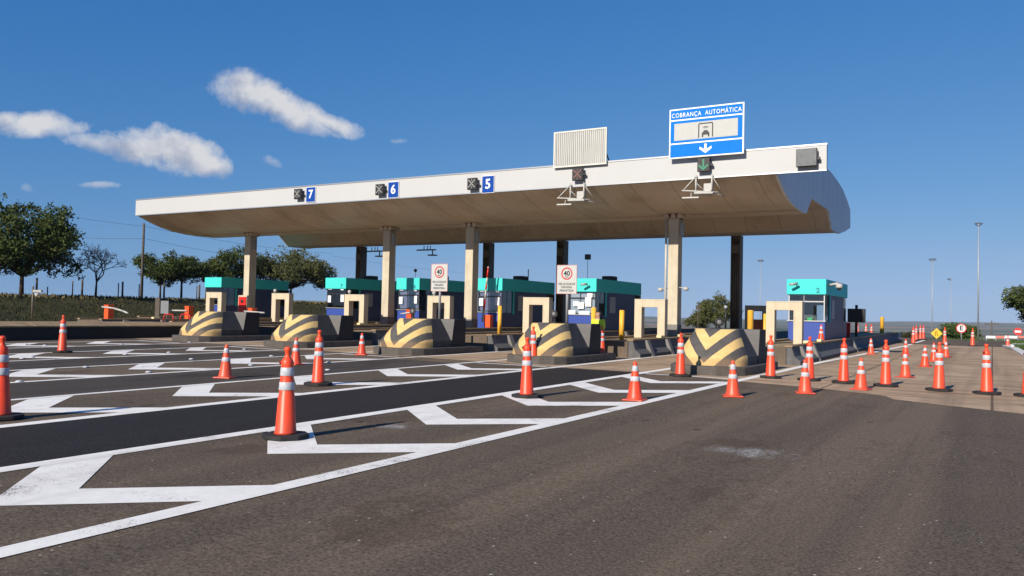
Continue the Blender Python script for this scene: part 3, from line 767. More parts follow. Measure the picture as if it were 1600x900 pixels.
# blank ribbed sign
yS = YF-.14
a, b_, c_, d_ = atY(866, 207, yS), atY(948, 198.5, yS), atY(948, 256, yS), atY(864.5, 263, yS)
x0, x1, z0, z1 = (a.x+d_.x)/2, (b_.x+c_.x)/2, (c_.z+d_.z)/2, (a.z+b_.z)/2; W_, H_ = x1-x0, z1-z0
t = thing('blank_sign_board', 'blank white vertically ribbed sign board standing above the canopy edge', 'sign board', ((x0+x1)/2, yS, z0))
mb = MB(); n = 26; wd = (W_-.12)/n
for i in range(n):
    xx = -W_/2+.06+i*wd; mb.prism_z([(xx, .03), (xx+wd*.12, -.01), (xx+wd*.72, -.01), (xx+wd*.84, .03), (xx+wd, .03), (xx+wd, .05), (xx, .05)], .06, H_-.06)
mb.build('ribbed_panel', mat('ribbed_white', (.47, .465, .44), .5, .06, 2, streak=.2), t)
mb = MB(); mb.box(-W_/2, W_/2, -.02, .06, 0, .06); mb.box(-W_/2, W_/2, -.02, .06, H_-.06, H_); mb.box(-W_/2, -W_/2+.06, -.02, .06, .06, H_-.06); mb.box(W_/2-.06, W_/2, -.02, .06, .06, H_-.06)
mb.build('frame', mat('cream_frame', (.62, .60, .54), .5, .06, 4), t)
mb = MB()
for dx in (-W_*.35, W_*.4): mb.tube((dx, .08, H_*.7), (dx, 1.2, -.1), .03); mb.tube((dx, .08, 0.05), (dx, .08, H_-.06), .03)
mb.build('brace', M_BLACK, t)

# antenna frames hanging from the front edge
def antenna(u, v, label):
    p = atY(u, v, YF-.1)
    t = thing('antenna_frame', label, 'antenna', (p.x, YF-.12, ZB), 0, 'white antenna frames hanging under the canopy edge')
    mb = MB()
    for dx in (-.32, .32):
        mb.tube((dx, 0, .12), (dx, 0, -.62), .035); mb.tube((dx, .5, .0), (dx, -.2, -.62), .02); mb.tube((dx*.95, 0, -.2), (0, .3, -.55), .015)
    mb.tube((-.78, -.35, -.52), (.55, .1, -.60), .03); mb.tube((-.32, -.02, .05), (-.70, -.33, -.48), .022)
    mb.tube((.32, 0, .05), (.62, .55, -.62), .018); mb.tube((.3, .0, -.62), (.7, .62, -.70), .02)
    mb.build('tube_frame', M_WHITET, t)
    mb = MB(); mb.obox((.0, .02), .25, .36, .3, -.68, -.60); mb.build('tray', M_WHITET, t, bevel=.01)
    mb = MB(); mb.box(.0, .34, -.05, .2, -.58, -.24); mb.build('receiver_box', M_WHITET, t, bevel=.03)
    mb = MB(); mb.obox((-.42, -.3), .15, .33, .14, -.86, -.80); mb.tube((-.42, -.3, -.8), (-.42, -.25, -.62), .02); mb.build('flat_antenna', M_WHITET, t, bevel=.01)
antenna(902, 300, 'white tube antenna frame hanging below the reddish X signal')
antenna(1100, 285, 'white tube antenna frame hanging below the green arrow signal')
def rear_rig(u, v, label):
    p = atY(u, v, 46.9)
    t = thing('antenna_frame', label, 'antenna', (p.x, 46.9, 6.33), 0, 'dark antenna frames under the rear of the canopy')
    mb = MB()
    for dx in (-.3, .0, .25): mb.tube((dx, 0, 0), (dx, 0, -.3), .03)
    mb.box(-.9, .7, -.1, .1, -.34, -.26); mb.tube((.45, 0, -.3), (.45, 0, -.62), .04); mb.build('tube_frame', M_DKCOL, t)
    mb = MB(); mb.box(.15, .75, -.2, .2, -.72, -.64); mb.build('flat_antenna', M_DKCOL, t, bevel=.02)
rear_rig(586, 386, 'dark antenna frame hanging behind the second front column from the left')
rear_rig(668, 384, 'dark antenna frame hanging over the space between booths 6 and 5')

# ------------------------------------------------------------------ portals
def make_portal(label, m=M_PORTAL):
    t = thing('concrete_portal', label, 'concrete frame', (0, 0, 0), 0, 'cream concrete portal frames on the toll islands')
    mb = MB()
    P = [(-.685, 0), (-.685, 1.62), (.685, 1.62), (.685, 0), (.355, 0), (.355, 1.31), (-.355, 1.31), (-.355, 0)]
    n = 8; vv = [(x, 0, z) for x, z in P]+[(x, .36, z) for x, z in P]
    mb.add(vv, [(0, 1, 6, 7), (1, 2, 5, 6), (2, 3, 4, 5), (15, 14, 9, 8), (14, 13, 10, 9), (13, 12, 11, 10)]+[(i, i+8, (i+1) % 8+8, (i+1) % 8) for i in range(8)])
    mb.build('frame', m, t, bevel=.015)
    mb = MB(); mb.box(-.685, .685, -.004+.0, .364, 1.622, 1.66); mb.build('coping', M_BEIGE, t)
    return t
pl = ['tall cream concrete portal in front of booth 2, beside the wide right lane', 'cream concrete portal on the boothless island, left of the right front column',
      'cream concrete portal behind the striped barrier with the larger 40 sign', 'cream concrete portal behind the middle striped barrier, crossed by a sign post',
      'cream concrete portal between booth 7 and the second front column', 'cream concrete portal right of the leftmost front column',
      'leftmost cream concrete portal, in front of the booth by the grass bank']
p0 = make_portal(pl[0]); uu = [1224, 1017, 842, 692, 559, 439, 334]
for k in range(7):
    c = KC[k]; Y = 32.9+.1*min(k, 5); zb = gz(c, Y)+.60
    if k == 0: p0.location = (c, Y, zb); continue
    dup(p0, (c, Y, zb), 0, pl[k])
dup(p0, (KC[1]+.1, 50.8, gz(KC[1], 51)+.6), 0, 'shaded concrete portal right of the dark rear column, seen behind a yellow post')

# ------------------------------------------------------------------ booths
def booth(k, label, num=None, blinds=None, xoff=0.0, ac=True):
    c = KC[k]+xoff; Y0 = 38.0; g = gz(c, Y0)+.60
    t = thing('toll_booth', label, 'toll booth', (c, Y0, g), 0, 'toll booths under the canopy')
    W = .78; D = 6.25; zs, zt0, zt1 = .86, 2.06, 2.74
    mb = MB(); mb.box(-W, W, 0, .06, 0, zs); mb.build('front_panel', M_BLUEP, t, bevel=.01)
    mb = MB(); mb.box(-W-.04, W+.04, -.06, .12, zs+.002, zs+.05); mb.build('sill', M_ALU, t)
    w = MB()
    for s in (1, -1):
        x0, x1 = (W-.06, W) if s > 0 else (-W, -W+.06)
        w.box(x0, x1, .062, 1.15, 0, zs-.002)                    # below the driver's window
        w.box(x0, x1, 1.152, 1.30, 0, zt0-.002)
        w.box(x0, x1, 1.302, D-1.0, 0, zt0-.002)
        w.box(x0, x1, D-1.0+.002, D, 0, .9)
    w.box(-W+.062, W-.062, D-.06, D, 0, .9); w.box(-W+.062, -W+.12, D-.06, D, .902, zt0-.002); w.box(W-.12, W-.062, D-.06, D, .902, zt0-.002)
    w.build('wall', M_NAVY, t)
    fb = MB(); fb.box(-W-.06, W+.06, -.10, D*.97, zt0, zt1); fb.build('roof_band', M_TEAL, t, bevel=.02)
    fr = MB(); r = .022
    for x in (-W+.03, W-.03): fr.box(x-.025, x+.025, .01, .05, zs+.052, zt0-.002)
    fr.box(-W+.055, W-.055, .012, .048, zt0-.34, zt0-.29); fr.box(-.12, -.10, .012, .048, zs+.052, zt0-.002)
    for s in (1, -1): fr.box(s*(W-.035)-.018, s*(W-.035)+.018, .55, .58, zs, zt0-.002)
    fro = fr.build('window_frame', M_ALU if num == '2' else M_BLACK, t)
    gl = MB(); gl.box(-W+.06, W-.06, .024, .032, zs+.054, zt0-.342); gl.box(-W+.06, W-.06, .024, .032, zt0-.288, zt0-.004); gl.build('pane', M_GLASS, fro)
    for s in (1, -1):
        gl = MB(); gl.box(s*(W-.03)-.004, s*(W-.03)+.004, .07, 1.14, zs+.005, zt0-.006); gl.build('side_window', M_GLASS if num == '2' else M_DGLASS, t)
        gl = MB(); gl.box(s*(W-.03)-.004, s*(W-.03)+.004, D-.98, D-.02, .905, zt0-.006); gl.build('side_window', M_DGLASS if num != '2' else M_GLASS, t)
        wf = MB(); wf.box(s*(W+.004)-.006, s*(W+.004)+.006, 1.75, 2.5, 1.0, 1.85); wf.build('notice_board', mat('notice_grey', (.30, .31, .33), .6, .12, 14), t)
        tr = MB(); tr.box(s*(W+.012)-.014, s*(W+.012)+.014, 1.16, 1.30, .80, zt0-.004); tr.build('corner_trim', M_TEAL, t)
    if blinds:
        bb = MB(); bb.box(-W+.1, W-.1, .10, .115, zs+.10, zt0-.05); bb.build('blind', blinds, t)
        rng = random.Random(k*3+1); pp = MB()
        if k == 2:
            rects = [(-.35, .16, .28, .24), (-.05, .08, .34, .34), (.36, .26, .34, .46), (-.6, -.28, .5, .22), (.15, -.3, .6, .18), (.45, .6, .3, .2)]
        else: rects = [(-.55, .15, .26, .42), (.5, .2, .26, .44), (.48, .78, .24, .16), (-.5, .8, .3, .14)]
        for i, (x, z, a, b) in enumerate(rects): pp.box(x-a/2, x+a/2, .002-.004*i-.02, .004-.004*i-.02, zs+.42+z-b/2, zs+.42+z+b/2)
        pp.build('taped_paper', M_PAPER, t)
    else:
        pp = MB(); pp.box(-W+.08, .12, 1.6, 1.66, zs, zt0-.02); pp.box(.12, W-.08, 1.6, 1.66, zs+.75, zt0-.02); pp.build('partition', M_GREYIN, t)
        pp = MB(); pp.box(-W+.1, W-.1, .3, .75, .78, .82); pp.box(.12, .36, .42, .5, .84, 1.08); pp.build('counter', M_GREYIN, t)
        pp = MB(); pp.box(.0, .2, .25, .33, .88, 1.03); pp.build('terminal', emis('green_screen', (.03, .45, .12), .3), t)
    cl = MB(); cl.box(-W+.07, W-.07, .08, D-.1, zt0-.03, zt0-.008); cl.box(-W+.07, W-.07, .07, D-.07, .0, .04); cl.build('ceiling', M_GREYIN, t)
    if num: text_mb(num, .30, -.106, .50, zt0+.17, .003, .01).build('number', mat('teal_number', (.01, .16, .22), .5, .05, 4), t)
    if ac:
        a = MB(); a.box(-.1, .55, 2.6, 3.3, zt1, zt1+.26); a.build('roof_unit', M_DKGREY, t, bevel=.06)
    return t
booth(0, 'toll booth numbered 2 with clear glass and a blue front panel, nearest on the right', '2', None, -.12, False)
booth(2, 'toll booth with white papers taped over its window behind the larger 40 sign', None, mat('lilac_white_film', (.56, .52, .62), .6, .06, 4))
booth(3, 'toll booth numbered 5 behind the raised red and white boom', '5', M_LILACD)
booth(4, 'toll booth numbered 6 partly behind the second front column', '6', M_LILACD)
booth(5, 'toll booth numbered 7 with lilac blinds, between the two left front columns', '7', M_LILACD)
booth(7, 'leftmost toll booth, numberless with grey tinted glass, beside the grass bank', None, None)

def bullet_cam(x, y, z, label, m=M_BLACK):
    t = thing('security_camera', label, 'camera', (x, y, z), 0, 'security cameras')
    mb = MB(); mb.tube((0, 0, 0), (0, -.28, .02), .02); mb.build('arm', M_GREYBOX, t)
    mb = MB(); mb.tube((-.20, -.42, -.02), (.10, -.24, .03), .06, .06, 10); mb.build('camera_body', m, t)
bullet_cam(KC[0]-.12-.42, 37.9, gz(KC[0], 38)+.6+2.5, 'small grey bullet camera on the teal front of booth 2', M_GREYBOX)
bullet_cam(KC[2]+.35, 37.9, gz(KC[2], 38)+.6+2.42, 'small grey bullet camera on the teal band above the papered window', M_GREYBOX)
c = KC[0]-.12
t = thing('security_camera', 'white dome camera on an arm at the right side of booth 2', 'camera', (c+.84, 38.6, gz(c, 38)+3.08), 0, 'security cameras')
mb = MB(); mb.tube((0, 0, .02), (.42, -.12, .10), .06, .045, 10); mb.build('arm', M_WHITET, t)
mb = MB(); mb.lathe([(.05, .05), (.13, .02), (.15, -.06), (.15, -.14), (.1, -.16)], (.45, -.13, 0.04), 14); mb.build('camera_body', M_WHITET, t)
mb = MB(); mb.sphere((.45, -.13, -.12), .095, 12); mb.build('dome', M_BLACK, t)
# cameras on column right
for s, lab in ((-1, 'small white dome camera on the left of the right front column'), (1, 'small white dome camera on the right of the right front column')):
    t = thing('security_camera', lab, 'camera', (KC[1]+s*.27, 36.0, 3.02 if s > 0 else 2.98), 0, 'security cameras')
    mb = MB(); mb.tube((0, 0, 0), (s*.3, -.05, -.03), .025); mb.build('arm', M_WHITET, t)
    mb = MB(); mb.lathe([(.03, .08), (.12, .04), (.13, -.05), (.07, -.1)], (s*.33, -.05, -.05), 12); mb.build('camera_body', M_WHITET, t)
# aerials on booth roofs
for k, dx, dy, h, lab in ((4, .0, .6, .42, 'small round headed aerial on the roof of booth 6'), (2, .1, .4, 1.05, 'thin pole with a black box on the roof of the papered booth'), (3, -.2, 4.6, .75, 'plain thin aerial at the rear of the roof of booth 5')):
    c = KC[k]; z = gz(c, 38)+.6+2.74
    t = thing('roof_aerial', lab, 'aerial', (c+dx, 38+dy, z))
    mb = MB(); mb.tube((0, 0, 0), (0, 0, h), .012 if k != 3 else .03); mb.build('pole', M_BLACK, t)
    if k != 3:
        mb = MB(); (mb.sphere((0, 0, h+.05), .1, 10) if k == 4 else mb.box(-.12, .12, -.12, .12, h-.05, h+.22)); mb.build('head', M_BLACK, t)

# ------------------------------------------------------------------ bollards
def bollard(x, y, zb, h, label, r=.085):
    t = tag(MB().tube((0, 0, 0), (0, 0, h-.02), r, r, 14).tube((0, 0, h-.02), (0, 0, h), r, r*.8, 14).build('bollard', M_YEL, loc=(x, y, zb)), label, 'bollard', 'yellow steel bollards on the islands')
dk = .60
bollard(KC[0]+.05, 27.6, gz(KC[0], 27)-.02, 1.88, 'orange yellow bollard behind the nearest striped barrier, left of the shaded portal', .10)
bollard(-8.5, 36.2, gz(-8.5, 36)-.02, 1.78, 'slim yellow bollard left of the portal in front of booth 2', .075)
bollard(KC[1]+.0, 30.0, gz(KC[1], 30)+dk, 1.16, 'yellow bollard standing alone at the front of the boothless island', .1)
bollard(-13.09, 28.46, gz(-13, 28)-.02, 1.86, 'yellow bollard beside the hi-vis worker', .095)
bollard(KC[2]-.05, 30.0, gz(KC[2], 30)+dk, 1.22, 'yellow bollard in front of booth 5, left of the papered booth', .09)
bollard(KC[0]+.25, 63.5, gz(KC[0], 63)+dk, 1.15, 'far yellow bollard at the end of the right barrier wall', .13)

# ------------------------------------------------------------------ speed signs
def speed_sign(x, y, zb, z0, z1, w, label):
    t = thing('speed_limit_sign', label, 'road sign', (x, y, zb), 0, 'white 40 speed limit signs on the barriers')
    mb = MB(); mb.tube((-.0, .05, 0), (0, .05, z1-.1), .05, .05, 10); mb.build('post', M_POST, t)
    h = z1-z0; mb = MB(); mb.box(-w/2, w/2, -.02, 0, z0, z1); o = mb.build('plate', M_PANELW, t, bevel=.008)
    mb = MB()
    for q in ((-w/2, -w/2+.014, z0, z1), (w/2-.014, w/2, z0, z1), (-w/2+.014, w/2-.014, z0, z0+.014), (-w/2+.014, w/2-.014, z1-.014, z1)): mb.box(q[0], q[1], -.026, -.021, q[2], q[3])
    mb.build('edge_line', mat('faded_red', (.55, .22, .2), .5, .05, 4), o)
    zc = z1-.30*h; r = .215*h
    mb = MB(); n = 28; P = []
    for rr in (r, r*.80):
        for i in range(n): P.append((rr*math.cos(2*math.pi*i/n), -.026, zc+rr*math.sin(2*math.pi*i/n)))
    mb.add(P, [(i, (i+1) % n, n+(i+1) % n, n+i) for i in range(n)]); mb.build('red_ring', M_SIGNR, o)
    text_mb('40', r*1.12, -.028, 0, zc, .002, .004).build('number', M_SIGNK, o)
    tb = MB()
    for i, s in enumerate(('VELOCIDADE', 'MÁXIMA', 'PERMITIDA')):
        q = text_mb(s, .108, -.027, 0, z0+h*(.34-.115*i), .002, .0); tb.add(q.v, q.f)
    q = text_mb('km/h', .06, -.028, 0, zc-r*.55, .002, .0); tb.add(q.v, q.f)
    tb.build('lettering', M_SIGNK, o)
p = atY(886, 436, 25.1); zb = gz(p.x, 25)+1.26
speed_sign(p.x, 25.1, zb, 2.39-zb, 3.38-zb, .765, 'white 40 speed limit sign next to the papered booth')
p = atY(687, 433, 25.5); zb = gz(p.x, 25)+1.26
speed_sign(p.x, 25.5, zb, 2.46-zb, 3.51-zb, .765, 'white 40 speed limit sign between the second and third front columns')

# ------------------------------------------------------------------ booms
def boom(x, y, zb, pts, label, h=.72, m=M_ORANGEB, tip=True):
    t = thing('boom_barrier', label, 'boom barrier', (x, y, zb), 0, 'orange boom barriers')
    mb = MB(); mb.box(-.17, .17, -.17, .17, 0, h); mb.box(-.19, .19, -.19, .19, h, h+.05); mb.build('cabinet', m, t, bevel=.02)
    for i, (a, b) in enumerate(zip(pts, pts[1:])):
        mb = MB(); mb.tube(a, b, .045, .045, 8); mb.build('arm', M_WHITET if i % 2 == 0 or tip else M_RED, t)
zd = .62
boom(KC[6]+.4, 26.4, gz(KC[6], 26)+zd, [(-.3, -.2, .66), (.7, -.2, .60), (1.5, -.2, .46), (1.9, -.2, .36)], 'orange boom barrier with lowered white arm in front of the left grass bank')
boom(KC[6]+.1, 31.6, gz(KC[6], 32)+zd, [(.1, -.2, .50), (-1.6, -.2, .50)], 'orange boom barrier with short white arm left of the leftmost portal')
boom(KC[5]-.9, 32.2, gz(KC[5], 32)+zd, [(-.4, -.2, .58), (1.2, -.2, .52)], 'orange boom barrier between the leftmost column and the next portal')
boom(KC[4]+1.0, 36.9, gz(KC[4], 37)+zd+.12, [(.2, -.2, .60), (-.5, -.2, .52)], 'orange boom barrier at the foot of booth 6')
# raised arm, banded red and white
x = KC[3]+.32; zb = gz(x, 37.2)+.62
t = thing('boom_barrier', 'orange boom barrier with its red and white arm raised beside booth 5', 'boom barrier', (x, 37.2, zb), 0, 'orange boom barriers')
mb = MB(); mb.box(-.05, .33, -.17, .17, .05, .72); mb.build('cabinet', M_ORANGEB, t, bevel=.02)
a = Vector((-.10, -.22, .35)); b = Vector((.18, -.22, 3.30)); cuts = [0, .23, .40, .58, .68, .80, .97, 1.0]
for i, (p, q) in enumerate(zip(cuts, cuts[1:])):
    mb = MB(); mb.tube(a.lerp(b, p), a.lerp(b, q), .062-.02*p, .062-.02*q, 8); mb.build('arm', M_WHITET if i % 2 == 0 else M_RED, t)

# small posts, lamps and boxes on the islands
def dish_lamp(x, y, zb, r, h, label):
    t = thing('flood_lamp', label, 'lamp', (x, y, zb), .35, 'round lamps on the striped barriers')
    mb = MB(); mb.tube((0, .05, 0), (0, .05, h-r), .03); mb.box(-.06, .06, 0, .12, 0, .05); mb.build('post', M_BLACK, t)
    mb = MB(); mb.lathe([(.05, -.16), (r*.7, -.12), (r, 0), (r*1.05, .02), (r*1.05, .05), (r*.9, .05)], (0, 0, h), 16, axis='y'); mb.build('housing', M_BLACK, t)
    mb = MB(); mb.lathe([(r*.62, .052), (r*.4, .060), (r*.05, .064)], (0, 0, h), 16, axis='y'); mb.build('lens', mat('lamp_lens', (.17, .165, .16), .3, .2, 20), t)
dish_lamp(KC[0]+.06, 23.95, gz(KC[0], 23)+1.27, .12, .20, 'round black flood lamp on top of the nearest striped barrier')
p = atY(866, 484, 24.3); dish_lamp(p.x, 24.3, gz(p.x, 24)+1.27, .12, .30, 'round black flood lamp on the barrier in front of the hi-vis worker')
p = atY(645, 490, 24.4); dish_lamp(p.x, 24.4, gz(p.x, 24)+1.27, .11, .26, 'round black flood lamp on the middle striped barrier')
t = thing('post_lamp', 'thin dark post with a small white dome on the nearest striped barrier', 'lamp', (KC[0]-.05, 25.0, gz(KC[0], 25)+1.27))
mb = MB(); mb.tube((0, 0, 0), (0, 0, .62), .03); mb.build('post', M_BLACK, t)
mb = MB(); mb.sphere((0, 0, .65), .06, 10); mb.build('dome', M_GREYBOX, t)
for k, lab in ((3, 'small white globe lamp on the portal behind the middle striped barrier'), (4, 'small white globe lamp on the portal beside booth 7'), (5, 'small white globe lamp on the portal right of the leftmost column')):
    c = KC[k]-.42; t = thing('globe_lamp', lab, 'lamp', (c, 33.4, gz(c, 33)+.6+1.66), 0, 'white globe lamps on the portals')
    mb = MB(); mb.tube((0, 0, 0), (0, 0, .08), .05); mb.build('base', M_GREYBOX, t)
    mb = MB(); mb.sphere((0, 0, .14), .10, 12); mb.build('globe', M_WHITET, t)
# fire cabinet
p = atY(379, 480, 35.2); c = KC[6]-.35
t = thing('fire_cabinet', 'red fire hose cabinet in a white surround beside the leftmost front column', 'cabinet', (p.x, 35.2, gz(c, 35)+.6))
mb = MB(); mb.box(-.42, .36, 0, .3, 0, 1.52); mb.build('surround', M_BEIGE, t, bevel=.01)
mb = MB(); mb.box(-.32, .34, -.05, -.002, .38, 1.42); mb.build('door', M_RED, t, bevel=.01)
mb = MB(); mb.lathe([(.11, .0), (.11, .02), (.02, .02)], (0, -.052, 1.15), 14, axis='y'); mb.build('emblem', M_BLACK, t)
# info board and post at the bank
p = atD(254, 498, 52); g = p.z
t = thing('notice_sign', 'small grey sign board on a dark post in front of the grass bank', 'sign', (p.x, p.y, g-.15), R_(45))
mb = MB(); mb.box(-.14, .30, -.03, 0, .45, 1.2); mb.build('board', M_GREYBOX, t)
mb = MB(); mb.box(-.42, -.18, -.08, .08, 0, 1.35); mb.tube((.22, .05, 0), (.22, .05, .5), .03); mb.build('post', M_DKCOL, t)
for u0, lab in ((262, 'red steel hoop rail on the walkway, right of the grey notice sign'), (288, 'red steel hoop rail on the walkway, left of the leftmost striped barrier')):
    p = atD(u0, 500, 46)
    t = tag(MB().path([(-.35, 0, 0), (-.30, 0, .32), (-.2, 0, .4), (.35, 0, .4), (.43, 0, .32), (.45, 0, 0)], .028, 6).build('hoop_rail', M_RED, loc=(p.x, p.y, p.z-.1)), lab, 'rail', 'red hoop rails on the walkway')
p = atD(50, 494, 52)
t = thing('camera_post', 'thin dark post with a small white camera in front of the left grass bank', 'camera post', (p.x, p.y, p.z-.1), R_(30))
mb = MB(); mb.tube((0, 0, 0), (0, 0, 1.75), .05); mb.build('post', M_DKCOL, t)
mb = MB(); mb.box(.05, .5, -.1, .1, 1.42, 1.54); mb.sphere((.25, -.02, 1.28), .12, 10); mb.build('camera_body', M_WHITET, t)
# rust-red cabinet and dark terminals far along the islands
t = thing('equipment_cabinet', 'rust red equipment cabinet behind the nearest striped barrier', 'cabinet', (KC[1]+1.9, 44.0, gz(KC[1], 44)))
mb = MB(); mb.box(-.42, .42, 0, .5, 0, 1.38); mb.build('body', mat('rust_red', (.20, .055, .03), .7, .15, 5), t, bevel=.02)
mb = MB(); mb.box(-.46, .46, -.04, .54, 1.38, 1.43); mb.build('lid', mat('rust_red_lid', (.16, .05, .03), .7, .15, 5), t)
c = KC[0]+.75
t = thing('display_board', 'black electronic display board on a post at the rear of booth 2', 'display', (c, 47.0, gz(c, 47)+.6))
mb = MB(); mb.tube((0, 0, 0), (0, 0, 1.75), .07); mb.build('post', M_BLACK, t)
mb = MB(); mb.box(-.42, .45, -.2, .08, .82, 1.55); mb.build('screen', M_BLACK, t, bevel=.02)
t = tag(MB().box(-.09, .09, -.09, .09, 0, .75).box(-.11, .11, -.11, .11, .75, .8).build('marker_post', M_RED, loc=(c-.25, 46.0, gz(c, 46)+.6)), 'short dark red post between booth 2 and the black display', 'post')

# ------------------------------------------------------------------ cones
def make_tall(label):
    t = thing('traffic_cone', label, 'traffic cone', (0, 0, 0), 0, 'tall orange channelizer cones with black rubber bases')
    mb = MB(); P = [(.30*math.cos(R_(22.5+45*i)), .30*math.sin(R_(22.5+45*i))) for i in range(8)]
    mb.prism_z(P, 0, .06); mb.build('base', M_RUBBER, t, bevel=.012)
    rb = lambda z: .135-(z-.06)*.068
    mb = MB(); mb.lathe([(.145, .06), (.14, .085), (rb(.1), .1), (rb(.55), .55), (rb(.56)-.006, .56), (rb(.92), .92), (.082, .965), (.066, 1.0), (.042, 1.03), (.034, 1.05), (.032, 1.10), (.043, 1.115), (.045, 1.14), (.034, 1.158), (.012, 1.165)], n=20)
    mb.build('body', M_ORANGE, t)
    for z0, z1 in ((.615, .715), (.795, .90)):
        mb = MB(); mb.lathe([(rb(z0)+.002, z0), (rb(z0)+.004, z0+.003), (rb(z1)+.004, z1-.003), (rb(z1)+.002, z1)], n=20); mb.build('reflective_band', M_REFL, t)
    mb = MB(); mb.lathe([(.001, -.03), (.026, -.02), (.026, .02), (.001, .03)], (-.068, -.035, .965), 10); mb.build('grip_hole', mat('grip_shadow', (.16, .014, .006), .7, .1, 4), t)
    return t
def make_std(label):
    t = thing('traffic_cone', label, 'traffic cone', (0, 0, 0), 0, 'standard orange cones with square bases')
    mb = MB(); mb.box(-.20, .20, -.20, .20, 0, .03); mb.build('base', M_ORANGE, t, bevel=.012)
    rb = lambda z: .152-(z-.03)*.165
    mb = MB(); mb.lathe([(.17, .03), (.158, .045), (rb(.08), .08), (rb(.40), .40), (rb(.72), .72), (.035, .745), (.012, .75)], n=20)
    mb.build('body', M_ORANGE, t)
    for z0, z1 in ((.375, .465), (.565, .67)):
        mb = MB(); mb.lathe([(rb(z0)+.002, z0), (rb(z0)+.004, z0+.003), (rb(z1)+.004, z1-.003), (rb(z1)+.002, z1)], n=20); mb.build('reflective_band', M_REFL, t)
    return t
TALL = [(446, 688, 'tall orange cone nearest the camera, on a white chevron at the left'),
 (823, 624, 'tall orange cone at the edge of the black lane, front one of the overlapping pair'),
 (833, 571, 'tall orange cone just behind its twin, at the foot of a striped barrier'),
 (0.5, 658, 'tall orange cone cut off by the left edge of the photo'),
 (97, 552, 'tall orange cone farthest left, in front of the long black wall'),
 (497, 605, 'tall orange cone left of centre, on a white line beyond the black lane'),
 (1063, 591, 'tall orange cone at the left foot of the nearest striped barrier'),
 (1204, 594, 'tall orange cone at the right foot of the nearest striped barrier'),
 (1264, 598, 'tall orange cone half hidden behind a standard cone on the concrete edge'),
 (1318, 602, 'tall orange cone third from the left in the row across the concrete edge'),
 (1384, 607, 'tall orange cone amid the row across the right lane, beside a standard cone'),
 (1467, 614, 'tall orange cone in the right lane, standing in front of two overlapping standard cones'),
 (1542, 619, 'tall orange cone standing alone at the far right of the row'),
 (1607, 623, 'tall orange cone at the right edge of the photo, only its black base showing'),
 (1427, 538.6, 'far tall cone at the white line, frontmost of the distant cluster'),
 (1431.5, 533, 'far tall cone right behind the frontmost one of the distant cluster'),
 (1438, 531.5, 'far tall cone, left one of the last two along the white line'),
 (1442.5, 531.5, 'far tall cone, last one on the right along the white line'),
 (1476, 539.5, 'far tall cone at the end of the concrete, behind the overlapping cones'),
 (1519.5, 542, 'far tall cone on the dark asphalt left of the no entry sign')]
STD = [(574+1000.6, 543, 'far standard cone below the no entry sign at the right edge'),
 (992, 629, 'standard orange cone on the white edge line, nearest of its kind'),
 (1145, 623, 'standard orange cone in front of the nearest striped barrier'),
 (1258, 618, 'standard orange cone overlapping a tall one on the asphalt edge'),
 (1345, 612, 'standard orange cone between two tall ones on the concrete edge'),
 (1414.6, 593, 'standard orange cone in the right lane, nearer one of two in line'),
 (1415, 557, 'standard orange cone hidden behind its nearer twin in the right lane'),
 (1445, 576.5, 'standard orange cone alone in the middle of the right lane'),
 (1459, 568, 'standard orange cone partly behind a tall cone, left of two'),
 (1478, 561.5, 'standard orange cone partly behind a tall cone, right of two'),
 (1361, 555, 'standard orange cone against the right barrier wall'),
 (352, 594, 'standard orange cone left of centre on the dark asphalt lane'),
 (565, 556, 'standard orange cone in front of the second and third striped barriers'),
 (462, 573, 'standard orange cone just behind the tall cone nearest the camera')]
rng = random.Random(3)
tall0 = std0 = None
def put(o, p, rz, label):
    o.rotation_euler = (rng.uniform(-.012, .012), rng.uniform(-.012, .012), rz); o.location = p; o['label'] = label
for i, (u, v, lab) in enumerate(TALL):
    p = G(u, v-3 if v > 560 else v-1); p.z = gz(p.x, p.y)+.005; rz = rng.uniform(-.6, .6)
    if tall0 is None: tall0 = make_tall(lab); put(tall0, p, .2, lab)
    else: put(dup(tall0, p, rz, lab), p, rz, lab)
for i, (u, v, lab) in enumerate(STD):
    p = G(u, v-3 if v > 560 else v-1); p.z = gz(p.x, p.y)+.005; rz = rng.uniform(-.5, .5)
    if std0 is None: std0 = make_std(lab); put(std0, p, rz, lab)
    else: put(dup(std0, p, rz, lab), p, rz, lab)
x, y = -14.35, 40.0; dup(tall0, (x, y, gz(x, y)), .5, 'tall cone showing only its top above the boothless island wall')
p = G(940, 559); x, y = p.x, p.y; dup(tall0, (x, y, gz(x, y)), 2.0, 'shaded tall cone beside the hi-vis worker')
x, y = KC[0]+.8, 39.6; z = gz(x, y)+.69
p = atY(1283, 532, 36.8); dup(std0, (p.x, 36.8, gz(p.x, 36.8)+.60), .3, 'standard cone standing on the island in front of the blue panel of booth 2')
for u, lab in ((1340, 'far tall cone beyond the island, left of three in a row'), (1353, 'far tall cone beyond the island, middle of three in a row'), (1361.5, 'far tall cone beyond the island, right of three in a row')):
    p = atD(u, 526.5, 74); dup(tall0, (p.x, p.y, gz(p.x, p.y)+.002), .1, lab)

